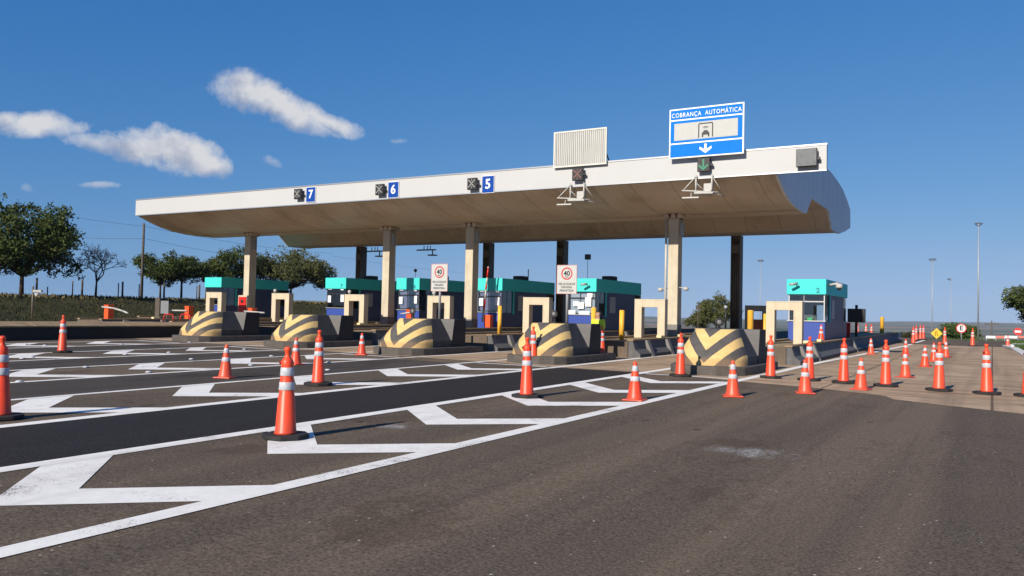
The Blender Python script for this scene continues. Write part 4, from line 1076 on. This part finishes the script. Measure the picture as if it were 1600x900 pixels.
# road studs
rs = None
for u, v in [(40, 539), (70, 540.5), (190, 538.5), (134, 574.5), (299, 562), (232, 582.5), (30, 597.5), (50, 559), (35, 561), (196, 554.5), (264, 551.5), (296, 535.5), (382, 546.5), (392, 571.5), (512, 579), (513, 567), (424, 557), (1395, 0)]:
    if v == 0: continue
    p = G(u, v); p.z = gz(p.x, p.y)+.008
    if rs is None:
        mb = MB(); mb.lathe([(.075, 0), (.07, .018), (.05, .032), (.015, .038)], n=12)
        rs = tag(mb.build('road_stud', M_REFL, loc=p), 'small white raised road stud among the lane lines at the left', 'road stud', 'white road studs between the left lanes')
    else:
        o = rs.copy(); COL.objects.link(o); o.location = p

# ------------------------------------------------------------------ distant road furniture
def round_sign(u, v, D, r, kind, label):
    p = atD(u, v, D); g = gz(p.x, p.y); rz = math.atan2(-p.x, p.y)
    t = thing('road_sign', label, 'road sign', (p.x, p.y, g), rz, None)
    zc = p.z-g
    mb = MB(); mb.tube((0, .04, -.1), (0, .04, zc), .035); mb.build('post', M_POST, t)
    mb = MB()
    if kind == 'diamond': mb.prism_y([(0, zc-r*1.25), (r*1.25, zc), (0, zc+r*1.25), (-r*1.25, zc)], -.03, 0); o = mb.build('plate', M_SIGNY, t)
    else: mb.lathe([(r, -.0), (r, .03), (r*.99, .031)], (0, 0, zc), 28, axis='y'); o = mb.build('plate', M_SIGNW if kind == 'E' else M_SIGNR, t)
    mb = MB()
    if kind == 'diamond':
        mb.path([(-.09, -.035, zc-.20), (-.09, -.035, zc+.05), (-.04, -.035, zc+.18)], .022, 4); mb.path([(.10, -.035, zc-.20), (.02, -.035, zc-.02), (.02, -.035, zc+.18)], .022, 4)
        mb.build('symbol', M_SIGNK, o)
    elif kind == 'E':
        n = 28; P = [(q*r*math.cos(2*math.pi*i/n), -.033, zc+q*r*math.sin(2*math.pi*i/n)) for q in (1, .78) for i in range(n)]
        mb.add(P, [(i, (i+1) % n, n+(i+1) % n, n+i) for i in range(n)])
        for s in (1, -1): mb.add([(s*-.06-.30*0, -.0335, zc+.0), (s*.0, -.0335, zc+.05), (s*.42*r/.45, -.0335, zc+.40*r/.45), (s*.36*r/.45-.0, -.0335, zc+.46*r/.45-.1)], [(0, 1, 2, 3)])
        mb.build('red_ring', M_SIGNR, o)
        text_mb('E', .54, -.040, 0, zc, .003, .02).build('letter', M_SIGNK, o)
    else:
        mb.box(-r*.68, r*.68, -.036, -.032, zc-.075, zc+.075); mb.build('white_bar', M_SIGNW, o)
round_sign(1463.5, 521, 74, .34, 'diamond', 'yellow diamond warning sign at the end of the right lane')
round_sign(1502, 513, 76, .38, 'E', 'round no parking sign with a black E in front of the bush')
round_sign(1590.5, 518, 76, .30, 'no', 'round red no entry sign at the right edge beside the white rail')

def lamp_post(u, vt, D, zb, label, r, double=False):
    p = atD(u, vt, D)
    t = thing('lamp_post', label, 'lamp post', (p.x, p.y, zb), math.atan2(-p.x, p.y), 'tall thin lamp posts')
    h = p.z-zb
    mb = MB(); mb.tube((0, 0, 0), (0, 0, h), r*.62, r*.42, 10); mb.build('pole', M_POST, t)
    mb = MB(); s = D/80
    for sg in ((1, -1) if double else (-1,)):
        mb.box(min(0, sg*.22*s), max(0, sg*.22*s), -.07*s, .07*s, h-.02*s, h+.05*s); mb.tube((0, 0, h-.25), (sg*.3*s, 0, h), .04)
    mb.build('lamp_head', M_DKGREY, t)
lamp_post(1529, 349, 80, .2, 'tallest lamp post, standing right of the E sign', .11, True)
lamp_post(1457, 405, 110, -1.8, 'tall lamp post left of the yellow diamond sign', .10, True)
lamp_post(1486, 436, 150, -4, 'thinnest and farthest lamp post, behind the bush', .08)
lamp_post(1188.5, 407, 130, -3, 'tall lamp post behind the island left of booth 2', .09, True)

def util_pole(u, vt, D, zb, cross, label, r=.12):
    p = atD(u, vt, D); h = p.z-zb
    t = thing('utility_pole', label, 'utility pole', (p.x, p.y, zb), math.atan2(-p.x, p.y))
    mb = MB(); mb.tube((0, 0, 0), (0, 0, h), r, r*.75, 8); mb.build('pole', M_WOOD, t)
    if cross:
        mb = MB(); mb.box(-cross, cross, -.08, .08, h-.95, h-.72)
        for dx in (-cross*.9, -cross*.4, cross*.4, cross*.9): mb.tube((dx, 0, h-.72), (dx, 0, h-.45), .05)
        mb.build('cross_arm', M_WOOD, t)
    return (p.x, p.y, zb+h)
wp = util_pole(225, 349, 80, 2.1, 0, 'plain wooden utility pole on the left bank right of the bare tree', .13)
util_pole(1549.5, 501, 230, -7, 1.5, 'wooden utility pole with a crossarm far behind the white rail', .17)
util_pole(1091, 471, 96, -.2, .25, 'slim pole standing in front of the middle tree', .07)
# overhead wires at left
def wire(pts, label):
    mb = MB(); mb.path([tuple(p) for p in pts], .011, 4); tag(mb.build('overhead_wire', M_BLACK), label, 'wire', 'overhead wires at the left')
def sag(a, b, s, n=10): return [a.lerp(b, i/n)-Vector((0, 0, s*4*(i/n)*(1-i/n))) for i in range(n+1)]
A = Vector(wp)
wire(sag(atD(40, 325, 84), A-Vector((0, 0, .25)), .15)+sag(A-Vector((0, 0, .25)), atD(520, 396, 120), .4), 'highest overhead wire at the pole on the left bank')
wire(sag(atD(60, 366, 84), A-Vector((0, 0, 1.35)), .15)+sag(A-Vector((0, 0, 1.35)), atD(520, 418, 120), .4), 'lowest overhead wire at the pole on the left bank')
wire(sag(atD(520, 400, 118), atD(745, 428, 190), .3), 'faint overhead wire seen between the two middle columns')

# guard rail at right
t = thing('guard_rail', 'low guard rail with white and red boards at the right edge of the grass', 'guard rail', (0, 0, 0))
us = [(1541, 1555), (1556, 1569), (1570, 1589), (1590, 1612)]
for i, (ua, ub) in enumerate(us):
    a = atD(ua, 526.0, 78); b = atD(ub, 527.3, 78); g = gz(a.x, a.y)
    mb = MB(); mid = (a+b)/2; mb.obox((mid.x, mid.y), math.atan2(b.y-a.y, b.x-a.x), (b-a).length/2-.005, .03, mid.z-.10, mid.z+.10)
    mb.build('board', M_SIGNW if i % 2 == 0 else mat('faded_red_board', (.55, .16, .12), .6, .1, 4), t)
    mb = MB(); mb.tube((a.x, a.y+.06, g-.1), (a.x, a.y+.06, mid.z+.1), .05); mb.build('post', M_POST, t)
# far car
p = atD(1397, 527, 104)
t = thing('car', 'small dark car far away beyond the end of the right barrier wall', 'car', (p.x, p.y, p.z-.8), R_(-75))
mb = MB(); mb.prism_y([(-2.0, .3), (-2.05, .75), (-1.7, .95), (-1.2, 1.35), (.3, 1.38), (.95, .95), (1.9, .82), (2.05, .55), (2.0, .3)], -.82, .82); mb.build('body', M_CARP, t, bevel=.06)
mb = MB(); mb.prism_y([(-1.15, 1.0), (-.95, 1.28), (.2, 1.30), (.7, 1.0)], -.835, .835); mb.build('window', M_DGLASS, t)
for x in (-1.3, 1.3):
    for y in (-.78, .78):
        mb = MB(); mb.lathe([(.02, -.1), (.31, -.1), (.31, .1), (.02, .1)], (x, y, .31), 14, axis='y'); mb.build('wheel', M_RUBBER, t)

# ------------------------------------------------------------------ trees
def leaf_cloud(blobs, n, size, seed, flat=.75):
    """thousands of small leaf faces spread through the crown, gathered on twigs"""
    r = np.random.default_rng(seed)
    w = np.array([b[3]**2 for b in blobs]); w = w/w.sum()
    ntw = max(40, n//14)
    bi = r.choice(len(blobs), ntw, p=w)
    B = np.array(blobs)[bi]
    d = r.normal(size=(ntw, 3)); d /= np.linalg.norm(d, axis=1)[:, None]
    rad = r.uniform(.25, 1, ntw)**.45
    rad *= 1+.18*r.normal(size=ntw)
    tw = B[:, :3]+d*rad[:, None]*B[:, 3:4]*np.array([1, 1, flat])
    idx = r.integers(0, ntw, n)
    c = tw[idx]+r.normal(size=(n, 3))*size*np.array([1.5, 1.5, 1.1])
    a = r.normal(size=(n, 3)); a /= np.linalg.norm(a, axis=1)[:, None]
    b = np.cross(a, r.normal(size=(n, 3))); b /= np.linalg.norm(b, axis=1)[:, None]
    s = size*r.uniform(.6, 1.3, n)[:, None]
    P = np.stack([c-a*s, c+b*s*.55, c+a*s, c-b*s*.55], 1).reshape(-1, 3)
    return P, np.arange(4*n).reshape(-1, 4)
def mesh_np(name, P, Fq, m, parent=None):
    me = bpy.data.meshes.new(name); me.from_pydata(P.tolist(), [], Fq.tolist()); me.materials.append(m); me.update()
    o = bpy.data.objects.new(name, me); COL.objects.link(o)
    if parent: o.parent = parent
    return o
def tree(x, y, z, h, w, label, seed, m=M_LEAF, n=5200, trunk=.32, leaf=.11, nb=11, lean=0.0, group=None, name='tree', bs=1.0):
    rg = random.Random(seed)
    t = thing(name, label, 'tree', (x, y, z), 0, group)
    hb = h*trunk; blobs = []
    cr_ = (h-hb)/2; zc = hb+cr_*.95
    blobs.append((0, 0, zc, w*.30))
    for i in range(nb):
        a = i*2.39996+rg.uniform(-.4, .4); e = rg.uniform(-.75, .95)
        rr = rg.uniform(.50, .78)*math.cos(e*.95)
        s = w*rg.uniform(.13, .23)*bs
        blobs.append((w*.5*rr*math.cos(a)*1.15, w*.5*rr*math.sin(a)*1.15, zc+cr_*.78*math.sin(e)+rg.uniform(-.1, .1)*h, s))
    tr = MB(); r0 = max(.07, h*.022)
    top = (lean*h*.3, 0, hb*1.05)
    tr.tube((0, 0, -.3), (lean*h*.15, 0, hb*.5), r0*1.25, r0, 8); tr.tube((lean*h*.15, 0, hb*.5), top, r0, r0*.85, 8)
    for b in blobs[1:]:
        mid = (top[0]+(b[0]-top[0])*.5+rg.uniform(-.1, .1), top[1]+(b[1]-top[1])*.5, top[2]+(b[2]-top[2])*.6)
        tr.tube(top, mid, r0*.55, r0*.32, 6); tr.tube(mid, b[:3], r0*.32, r0*.12, 5)
    tr.build('trunk', M_BARK, t)
    P, Fq = leaf_cloud(blobs, n, leaf, seed); P[:, 2] = np.maximum(P[:, 2], hb*.55)
    mesh_np('crown', P, Fq, m, t)
    return t
def tpos(u, vb, D): p = atD(u, vb, D); return p.x, p.y, p.z
def place_tree(u, vb, vt, D, wpx, label, seed, **kw):
    x, y, z = tpos(u, vb, D); zt = atD(u, vt, D).z
    zz = terr(x, y) if kw.pop('snap', False) else z
    dcam = x*F.x+y*F.y
    return tree(x, y, zz-.05, zt-zz, wpx/FPX*dcam*kw.pop('wf', 1.15), label, seed, **kw)
GT = 'trees on the bank at the left'
place_tree(33, 466, 312, 70, 165, 'largest broad green tree at the left edge on the grass bank', 11, n=24000, leaf=.11, trunk=.22, nb=34, bs=.78, wf=1.02, group=GT)
place_tree(-75, 468, 345, 74, 130, 'dark green tree cut off by the left edge of the photo', 12, n=9000, leaf=.11, group=GT)
place_tree(250, 468, 400, 84, 62, 'small green tree just right of the utility pole', 13, n=9000, leaf=.10, trunk=.36, nb=12, m=M_LEAF, group=GT)
place_tree(283, 469, 393, 85, 66, 'small green tree with a clear forked trunk, left of the leftmost booth', 14, n=9500, leaf=.10, trunk=.38, nb=12, m=M_LEAF, group=GT)
place_tree(322, 468, 402, 92, 46, 'small thin green tree above the roof of the leftmost booth', 17, n=2600, leaf=.11, trunk=.36, nb=7, m=M_LEAF2, group=GT)
place_tree(362, 468, 386, 88, 78, 'green tree partly hidden behind the leftmost front column', 15, n=13000, leaf=.10, trunk=.3, nb=20, bs=.85, m=M_LEAF, group=GT)
place_tree(454, 472, 386, 90, 112, 'wide green tree between the leftmost column and booth 7', 16, n=21000, leaf=.105, trunk=.24, nb=26, bs=.82, m=M_LEAF2, group=GT)
place_tree(1119, 516, 456, 100, 52, 'green tree in the middle gap, left of the right dark rear column', 21, n=9000, leaf=.12, trunk=.12, nb=14, m=M_LEAF2)
place_tree(1088, 516, 487, 104, 28, 'low green tree behind the slim pole in the middle gap', 22, n=3600, leaf=.12, trunk=.1, nb=7, m=M_LEAF2)
place_tree(1610, 528, 438, 90, 62, 'green tree cut off by the right edge of the photo', 23, n=7000, leaf=.12, trunk=.22, nb=13, m=M_LEAF)
place_tree(1498, 531, 508, 85, 46, 'wide round green bush behind the E sign', 24, n=6000, leaf=.09, trunk=.02, nb=14, m=M_BUSH, name='bush')
place_tree(1423, 530, 518, 95, 24, 'low wild shrub at the far end of the white line', 25, n=1400, leaf=.09, trunk=.02, nb=6, m=M_GRASS, name='bush')
# bare tree
x, y, z = tpos(149, 464, 75); h = atD(149, 390, 75).z-z
t = thing('bare_tree', 'leafless spreading tree on the grass bank left of the utility pole', 'tree', (x, y, z-.05), 0, GT)
rg = random.Random(5); mb = MB(); tips = MB()
def branch(p, d, L, r, lev):
    q = p+d*L
    (mb if lev < 2 else tips).tube(p, q, r, r*.66, 6 if lev < 2 else 4)
    if lev >= 6: return
    for i in range(4 if lev == 0 else 3 if lev in (1, 2, 3) else 2):
        up = .25 if lev < 3 else .05
        dd = (d*.75+Vector((rg.uniform(-1, 1), rg.uniform(-1, 1), rg.uniform(-.45, .55)+up))*.95).normalized()
        branch(q, dd, L*rg.uniform(.62, .88) if lev else L*rg.uniform(.62, .8), max(.014, r*.60), lev+1)
branch(Vector((0, 0, 0)), Vector((.06, 0, 1)).normalized(), h*.33, .10, 0)
mb.build('trunk', M_BARK, t, fix=False); tips.build('crown', M_BARK, t, fix=False)

# fence posts on the bank
fp = [(57, 434, 458, 'dark fence post under the right side of the largest tree'), (74, 448, 460, 'thin fence post right under the crown edge of the largest tree'),
      (113, 439, 463, 'thin pale fence post left of the bare tree'), (128, 437, 463, 'thick fence post just left of the bare tree'), (150.5, 440, 464, 'fence post hidden behind the trunk of the bare tree'),
      (184.5, 442, 465, 'thin fence post midway between bare tree and utility pole'), (191, 440, 465, 'thick fence post midway between bare tree and utility pole'),
      (217, 444, 466, 'thin pale fence post just left of the utility pole'), (256, 443, 468, 'thick fence post between the two small trees'),
      (307, 447, 469, 'thin fence post left of the leftmost booth'), (311, 445, 469, 'thick fence post left of the leftmost booth')]
for u, vt, vb, lab in fp:
    a, b = atD(u, vb, 76), atD(u, vt, 76); r = .085 if 'thick' in lab or 'dark' in lab else .05
    tag(MB().tube((0, 0, -.25), (0, 0, b.z-a.z), r, r*.9, 7).build('fence_post', M_WOOD, loc=a), lab, 'fence post', 'wooden fence posts along the bank')

# grass
def grass(name, pts, h0, h1, seed, m=M_GRASS, wide=1.0):
    r = np.random.default_rng(seed); n = len(pts); P = np.zeros((n, 3, 3))
    a = r.uniform(0, 6.28, n); hh = r.uniform(h0, h1, n); wd = r.uniform(.012, .03, n)*2*wide
    pts = np.array(pts)
    P[:, 0] = pts; P[:, 1] = pts; P[:, 2] = pts
    P[:, 0, 0] -= wd*np.cos(a); P[:, 0, 1] -= wd*np.sin(a); P[:, 1, 0] += wd*np.cos(a); P[:, 1, 1] += wd*np.sin(a)
    P[:, 2, 2] += hh; P[:, 2, 0] += r.normal(size=n)*hh*.35; P[:, 2, 1] += r.normal(size=n)*hh*.35
    o = mesh_np(name, P.reshape(-1, 3), np.arange(3*n).reshape(-1, 3), m)
    struct(o, 'stuff'); return o
rg = random.Random(9); pts = []
while len(pts) < 42000:
    x = rg.uniform(-74, -47.5); y = rg.uniform(14, 74)
    c = .5+.5*math.sin(x*.9+1.7*math.sin(y*.5))*math.sin(y*.7+x*.3)
    if rg.random() < .35+.65*c: pts.append((x, y, terr(x, y)-.02))
tag(grass('grass', pts, .05, .20, 4), 'dry green grass covering the bank at the left', 'grass')
M_STRAW = leaf_mat('dry_grass', (.10, .082, .038), (.17, .135, .065), (.28, .22, .11))
pts = []
while len(pts) < 4500:
    y = rg.uniform(16, 80); x = -57.5-rg.random()**2*11
    if rg.random() < .35+.65*(.5+.5*math.sin(y*1.3)*math.sin(y*.37+x)): pts.append((x, y, terr(x, y)))
tag(grass('dry_grass', pts, .08, .32, 5, M_STRAW, 2.0), 'straw coloured dry grass along the crest of the left bank', 'grass')
pts = []
while len(pts) < 16000:
    x = rg.uniform(-4.5, 12); y = rg.uniform(58, 84)
    edge = .95 if y < 79 else -9
    if x < edge+.25 or (y < 72 and x > 1.2 and y > 64 and rg.random() < .3): continue
    pts.append((x, y, terr(x, y)))
tag(grass('grass', pts, .08, .30, 6, M_BUSH), 'short green grass verge around the no entry sign at the right', 'grass')

# ------------------------------------------------------------------ person
px, py = -12.74, 28.12
pz = gz(px, py)
PT = thing('person', 'worker with long dark hair in a yellow hi-vis jacket standing behind a striped barrier', 'person', (px, py, pz), R_(8))
def skin_body(verts, edges, radii, name, m, parent, root=0, lev=2):
    me = bpy.data.meshes.new(name); me.from_pydata(verts, edges, []); me.materials.append(m)
    o = bpy.data.objects.new(name, me); COL.objects.link(o); o.parent = parent
    o.modifiers.new('skin', 'SKIN')
    if not me.skin_vertices: 
        lay = me.attributes
    sv = me.skin_vertices[0].data
    for i, r in enumerate(radii): sv[i].radius = r if isinstance(r, tuple) else (r, r); sv[i].use_root = (i == root)
    s = o.modifiers.new('sub', 'SUBSURF'); s.levels = lev; s.render_levels = lev
    return o
def try_skin(verts, edges, radii, name, m, parent):
    bmx = bmesh.new(); bmx.verts.layers.skin.verify(); lay = bmx.verts.layers.skin.active
    vs = [bmx.verts.new(v) for v in verts]
    for v, r in zip(vs, radii): v[lay].radius = r if isinstance(r, tuple) else (r, r)
    vs[0][lay].use_root = True
    for a, b in edges: bmx.edges.new((vs[a], vs[b]))
    me = bpy.data.meshes.new(name); bmx.to_mesh(me); bmx.free(); me.materials.append(m)
    o = bpy.data.objects.new(name, me); COL.objects.link(o); o.parent = parent
    md = o.modifiers.new('skin', 'SKIN'); md.use_smooth_shade = True
    s = o.modifiers.new('sub', 'SUBSURF'); s.levels = 2; s.render_levels = 2
    return o
bv = [(0, 0, .90), (0, .01, 1.08), (0, 0, 1.26), (0, .01, 1.38), (0, 0, 1.44), (0, -.01, 1.50), (0, -.015, 1.58), (0, 0, 1.66),
      (.17, 0, 1.35), (.21, -.02, 1.10), (.17, -.17, .96), (.14, -.24, .95), (-.17, 0, 1.35), (-.21, -.02, 1.10), (-.15, -.18, .97), (-.11, -.25, .97),
      (.09, 0, .84), (.10, -.01, .46), (.10, .02, .09), (.10, -.13, .04), (-.09, 0, .84), (-.10, .02, .46), (-.10, .05, .09), (-.10, -.10, .04)]
be = [(0, 1), (1, 2), (2, 3), (3, 4), (4, 5), (5, 6), (6, 7), (3, 8), (8, 9), (9, 10), (10, 11), (3, 12), (12, 13), (13, 14), (14, 15), (0, 16), (16, 17), (17, 18), (18, 19), (0, 20), (20, 21), (21, 22), (22, 23)]
brd = [(.15, .11), (.13, .095), (.15, .105), (.12, .085), (.058, .058), (.085, .092), (.105, .118), (.075, .088), .062, .045, .034, .028, .058, .045, .034, .028, (.085, .09), .058, .043, .038, (.085, .09), .058, .043, .038]
try_skin(bv, be, brd, 'body', M_SKIN, PT)
jv = [(0, 0, .95), (0, .01, 1.08), (0, 0, 1.26), (0, .015, 1.43), (.175, 0, 1.345), (.215, -.02, 1.10), (.18, -.14, .98), (-.175, 0, 1.345), (-.215, -.02, 1.10), (-.165, -.15, .985), (0, 0, .80)]
je = [(0, 1), (1, 2), (2, 3), (3, 4), (4, 5), (5, 6), (3, 7), (7, 8), (8, 9), (0, 10)]
try_skin(jv, je, [(.19, .15), (.17, .135), (.20, .15), (.105, .10), .098, .082, .062, .098, .082, .062, (.20, .155)], 'jacket', M_HIVIS, PT)
tv = [(0, 0, .90), (.095, 0, .82), (.10, -.01, .46), (.10, .02, .12), (-.095, 0, .82), (-.10, .02, .46), (-.10, .05, .12)]
try_skin(tv, [(0, 1), (1, 2), (2, 3), (0, 4), (4, 5), (5, 6)], [(.165, .12), (.10, .105), .075, .062, (.10, .105), .075, .062], 'trousers', M_TROUS, PT)
hv = [(0, .035, 1.685), (0, .065, 1.60), (.085, .05, 1.48), (.115, -.02, 1.34), (.11, -.06, 1.22)]
try_skin(hv, [(0, 1), (1, 2), (2, 3), (3, 4)], [(.115, .115), (.135, .115), (.095, .085), (.075, .06), (.045, .04)], 'hair', M_HAIR, PT)
mb = MB()
for s in (-1, 1): mb.sphere((s*.03, -.098, 1.60), .010, 8)
mb.build('eye', M_BLACK, PT)
mb = MB(); mb.add([(-.012, -.10, 1.57), (.012, -.10, 1.57), (0, -.125, 1.565), (0, -.10, 1.61)], [(0, 1, 2), (0, 2, 3), (1, 3, 2)]); mb.build('nose', M_SKIN, PT)
mb = MB()
for z in (1.02, 1.20): mb.lathe([(.18, z-.025), (.182, z+.025)], (0, 0, 0), 18); mb.v = [(x, y*.74, zz) for x, y, zz in mb.v]
mb.build('reflective_strip', M_REFL, PT)

# ------------------------------------------------------------------ light and sky
EL = R_(28); AZ = R_(5.5)                        # light travels towards +y, slightly +x
sd = Vector((-math.sin(AZ)*math.cos(EL), -math.cos(AZ)*math.cos(EL), math.sin(EL)))
sun = bpy.data.lights.new('sun', 'SUN'); so = bpy.data.objects.new('sun', sun); COL.objects.link(so)
so.rotation_euler = sd.to_track_quat('Z', 'Y').to_euler(); sun.energy = 3.4; sun.angle = R_(.53); sun.color = (1, .91, .78)
w = bpy.data.worlds.new('World'); SC.world = w; w.use_nodes = True; nt = w.node_tree
bg = nt.nodes['Background']; sky = nd(nt, 'ShaderNodeTexSky'); sky.sky_type = 'NISHITA'; sky.sun_disc = False
sky.sun_elevation = EL; sky.sun_rotation = math.pi+AZ; sky.air_density = 1.0; sky.dust_density = 0.0; sky.ozone_density = 10.0; sky.altitude = 300
bg.inputs[1].default_value = .062
tc = nd(nt, 'ShaderNodeTexCoord'); dirv = tc.outputs['Generated']
# lift the lookup a little off the horizon: a clear, dry winter sky without a bright milky band
sx_ = nd(nt, 'ShaderNodeSeparateXYZ'); lk(nt, dirv, sx_.inputs[0]); cx_ = nd(nt, 'ShaderNodeCombineXYZ')
lk(nt, sx_.outputs[0], cx_.inputs[0]); lk(nt, sx_.outputs[1], cx_.inputs[1])
lk(nt, math_(nt, 'SQRT', math_(nt, 'ADD', math_(nt, 'MULTIPLY', sx_.outputs[2], sx_.outputs[2]), .0065)), cx_.inputs[2])
lk(nt, cx_.outputs[0], sky.inputs['Vector'])
sepk = nd(nt, 'ShaderNodeSeparateColor'); lk(nt, sky.outputs[0], sepk.inputs[0]); comk = nd(nt, 'ShaderNodeCombineColor')
for i_, (ex_, co_) in enumerate(((1.30, .80), (.75, 1.14), (.45, 2.28))):     # film-like response of the sky colour
    lk(nt, math_(nt, 'MULTIPLY', math_(nt, 'POWER', sepk.outputs[i_], ex_), co_), comk.inputs[i_])
skyc = comk.outputs[0]
def vdot(a, b):
    n = nd(nt, 'ShaderNodeVectorMath', operation='DOT_PRODUCT')
    lk(nt, a, n.inputs[0]); n.inputs[1].default_value = b; return n.outputs['Value']
CL = [  # cloud banks: centre, half axes (in degrees), tilt, weight
 (395, 148, 62, 36, 20, 1.0), (450, 172, 72, 27, 27, 1.0), (515, 194, 62, 15, 17, .85),
 (262, 236, 88, 32, 9, 1.05), (320, 250, 52, 22, 22, .9), (168, 226, 58, 15, 4, .7),
 (62, 197, 62, 20, 5, .85), (5, 190, 30, 14, 0, .7), (150, 288, 30, 6, 0, .5), (35, 297, 20, 8, 0, .32), (425, 256, 26, 9, 20, .3), (620, 220, 16, 5, 0, .28)]
wn = nd(nt, 'ShaderNodeTexNoise'); wn.inputs['Scale'].default_value = 16; wn.inputs['Detail'].default_value = 8; wn.inputs['Roughness'].default_value = .62; lk(nt, dirv, wn.inputs['Vector'])
wc = nd(nt, 'ShaderNodeSeparateColor'); lk(nt, wn.outputs['Color'], wc.inputs[0])
dens = None
for (u, v, ru, rv, tilt, wt) in CL:
    c = ray(u, v).normalized(); ex = RR-c*RR.dot(c); ex.normalize(); ey = c.cross(ex); ey.normalize()
    if ey.z > 0: ey = -ey
    ca, sa = math.cos(R_(tilt)), math.sin(R_(tilt)); a1 = (ex*ca+ey*sa); a2 = (ey*ca-ex*sa)
    q1 = math_(nt, 'ADD', math_(nt, 'MULTIPLY', vdot(dirv, a1), FPX/ru), math_(nt, 'MULTIPLY', math_(nt, 'SUBTRACT', wc.outputs[0], .5), 1.6))
    q2 = math_(nt, 'ADD', math_(nt, 'MULTIPLY', vdot(dirv, a2), FPX/rv), math_(nt, 'MULTIPLY', math_(nt, 'SUBTRACT', wc.outputs[1], .5), 1.9))
    r2 = math_(nt, 'ADD', math_(nt, 'MULTIPLY', q1, q1), math_(nt, 'MULTIPLY', q2, q2))
    front = math_(nt, 'GREATER_THAN', vdot(dirv, c), .5)
    g = math_(nt, 'MULTIPLY', math_(nt, 'MULTIPLY', math_(nt, 'SUBTRACT', 1.15, math_(nt, 'MULTIPLY', r2, .95), clamp=False), wt), front)
    g = math_(nt, 'MAXIMUM', g, 0)
    lo_ = math_(nt, 'MULTIPLY', q2, math_(nt, 'GREATER_THAN', g, dens if dens is not None else 0))
    low = lo_ if dens is None else math_(nt, 'ADD', math_(nt, 'MULTIPLY', low, math_(nt, 'LESS_THAN', g, dens)), lo_)
    dens = g if dens is None else math_(nt, 'MAXIMUM', dens, g)
fn = nd(nt, 'ShaderNodeTexNoise'); fn.inputs['Scale'].default_value = 30; fn.inputs['Detail'].default_value = 8; fn.inputs['Roughness'].default_value = .65; lk(nt, dirv, fn.inputs['Vector'])
dd = math_(nt, 'ADD', dens, math_(nt, 'MULTIPLY', math_(nt, 'SUBTRACT', fn.outputs['Fac'], .5), 1.5))
dd = math_(nt, 'MULTIPLY', dd, math_(nt, 'GREATER_THAN', dens, .01))
alpha = ramp(nt, dd, .16, 1.08)
sn = nd(nt, 'ShaderNodeTexNoise'); sn.inputs['Scale'].default_value = 24; sn.inputs['Detail'].default_value = 7; lk(nt, dirv, sn.inputs['Vector'])
thick = math_(nt, 'ADD', dens, math_(nt, 'MULTIPLY', math_(nt, 'SUBTRACT', sn.outputs['Fac'], .5), 2.2))
lowside = math_(nt, 'ADD', math_(nt, 'MULTIPLY', low, .55), math_(nt, 'MULTIPLY', math_(nt, 'SUBTRACT', sn.outputs['Fac'], .5), 2.6))
ccol = mixc(nt, ramp(nt, lowside, -.22, .50), (6.4, 6.4, 6.6), (3.5, 3.85, 4.8))  # cloud shading painted in: whiter tops, greyer undersides
skc = mixc(nt, math_(nt, 'MULTIPLY', alpha, .93), skyc, ccol)
lk(nt, skc, bg.inputs[0])

# ------------------------------------------------------------------ haze over the far fields
mb = MB(); mb.box(-9600, 9600, -430, 9700, -75, 26)
hz = struct(mb.build('haze', []), 'stuff'); tag(hz, 'thin blue haze over the far fields and hills', 'haze')
hm = bpy.data.materials.new('haze_air'); hm.use_nodes = True; hn = hm.node_tree; hn.nodes.remove(hn.nodes['Principled BSDF'])
pv = nd(hn, 'ShaderNodeVolumePrincipled'); pv.inputs['Density'].default_value = .75e-4; pv.inputs['Color'].default_value = (.62, .78, 1, 1); pv.inputs['Anisotropy'].default_value = .0
lk(hn, pv.outputs[0], hn.nodes['Material Output'].inputs['Volume']); hz.data.materials.append(hm)

vs = SC.view_settings
SC.display_settings.display_device = 'sRGB'
vs.view_transform = 'Standard'; vs.look = 'None'; vs.exposure = 0.85; vs.gamma = 1.0; vs.use_curve_mapping = False
SC.cycles.max_bounces = 6; SC.cycles.diffuse_bounces = 4; SC.cycles.transparent_max_bounces = 12
SC.cycles.use_denoising = True
SC.cycles.volume_bounces = 1
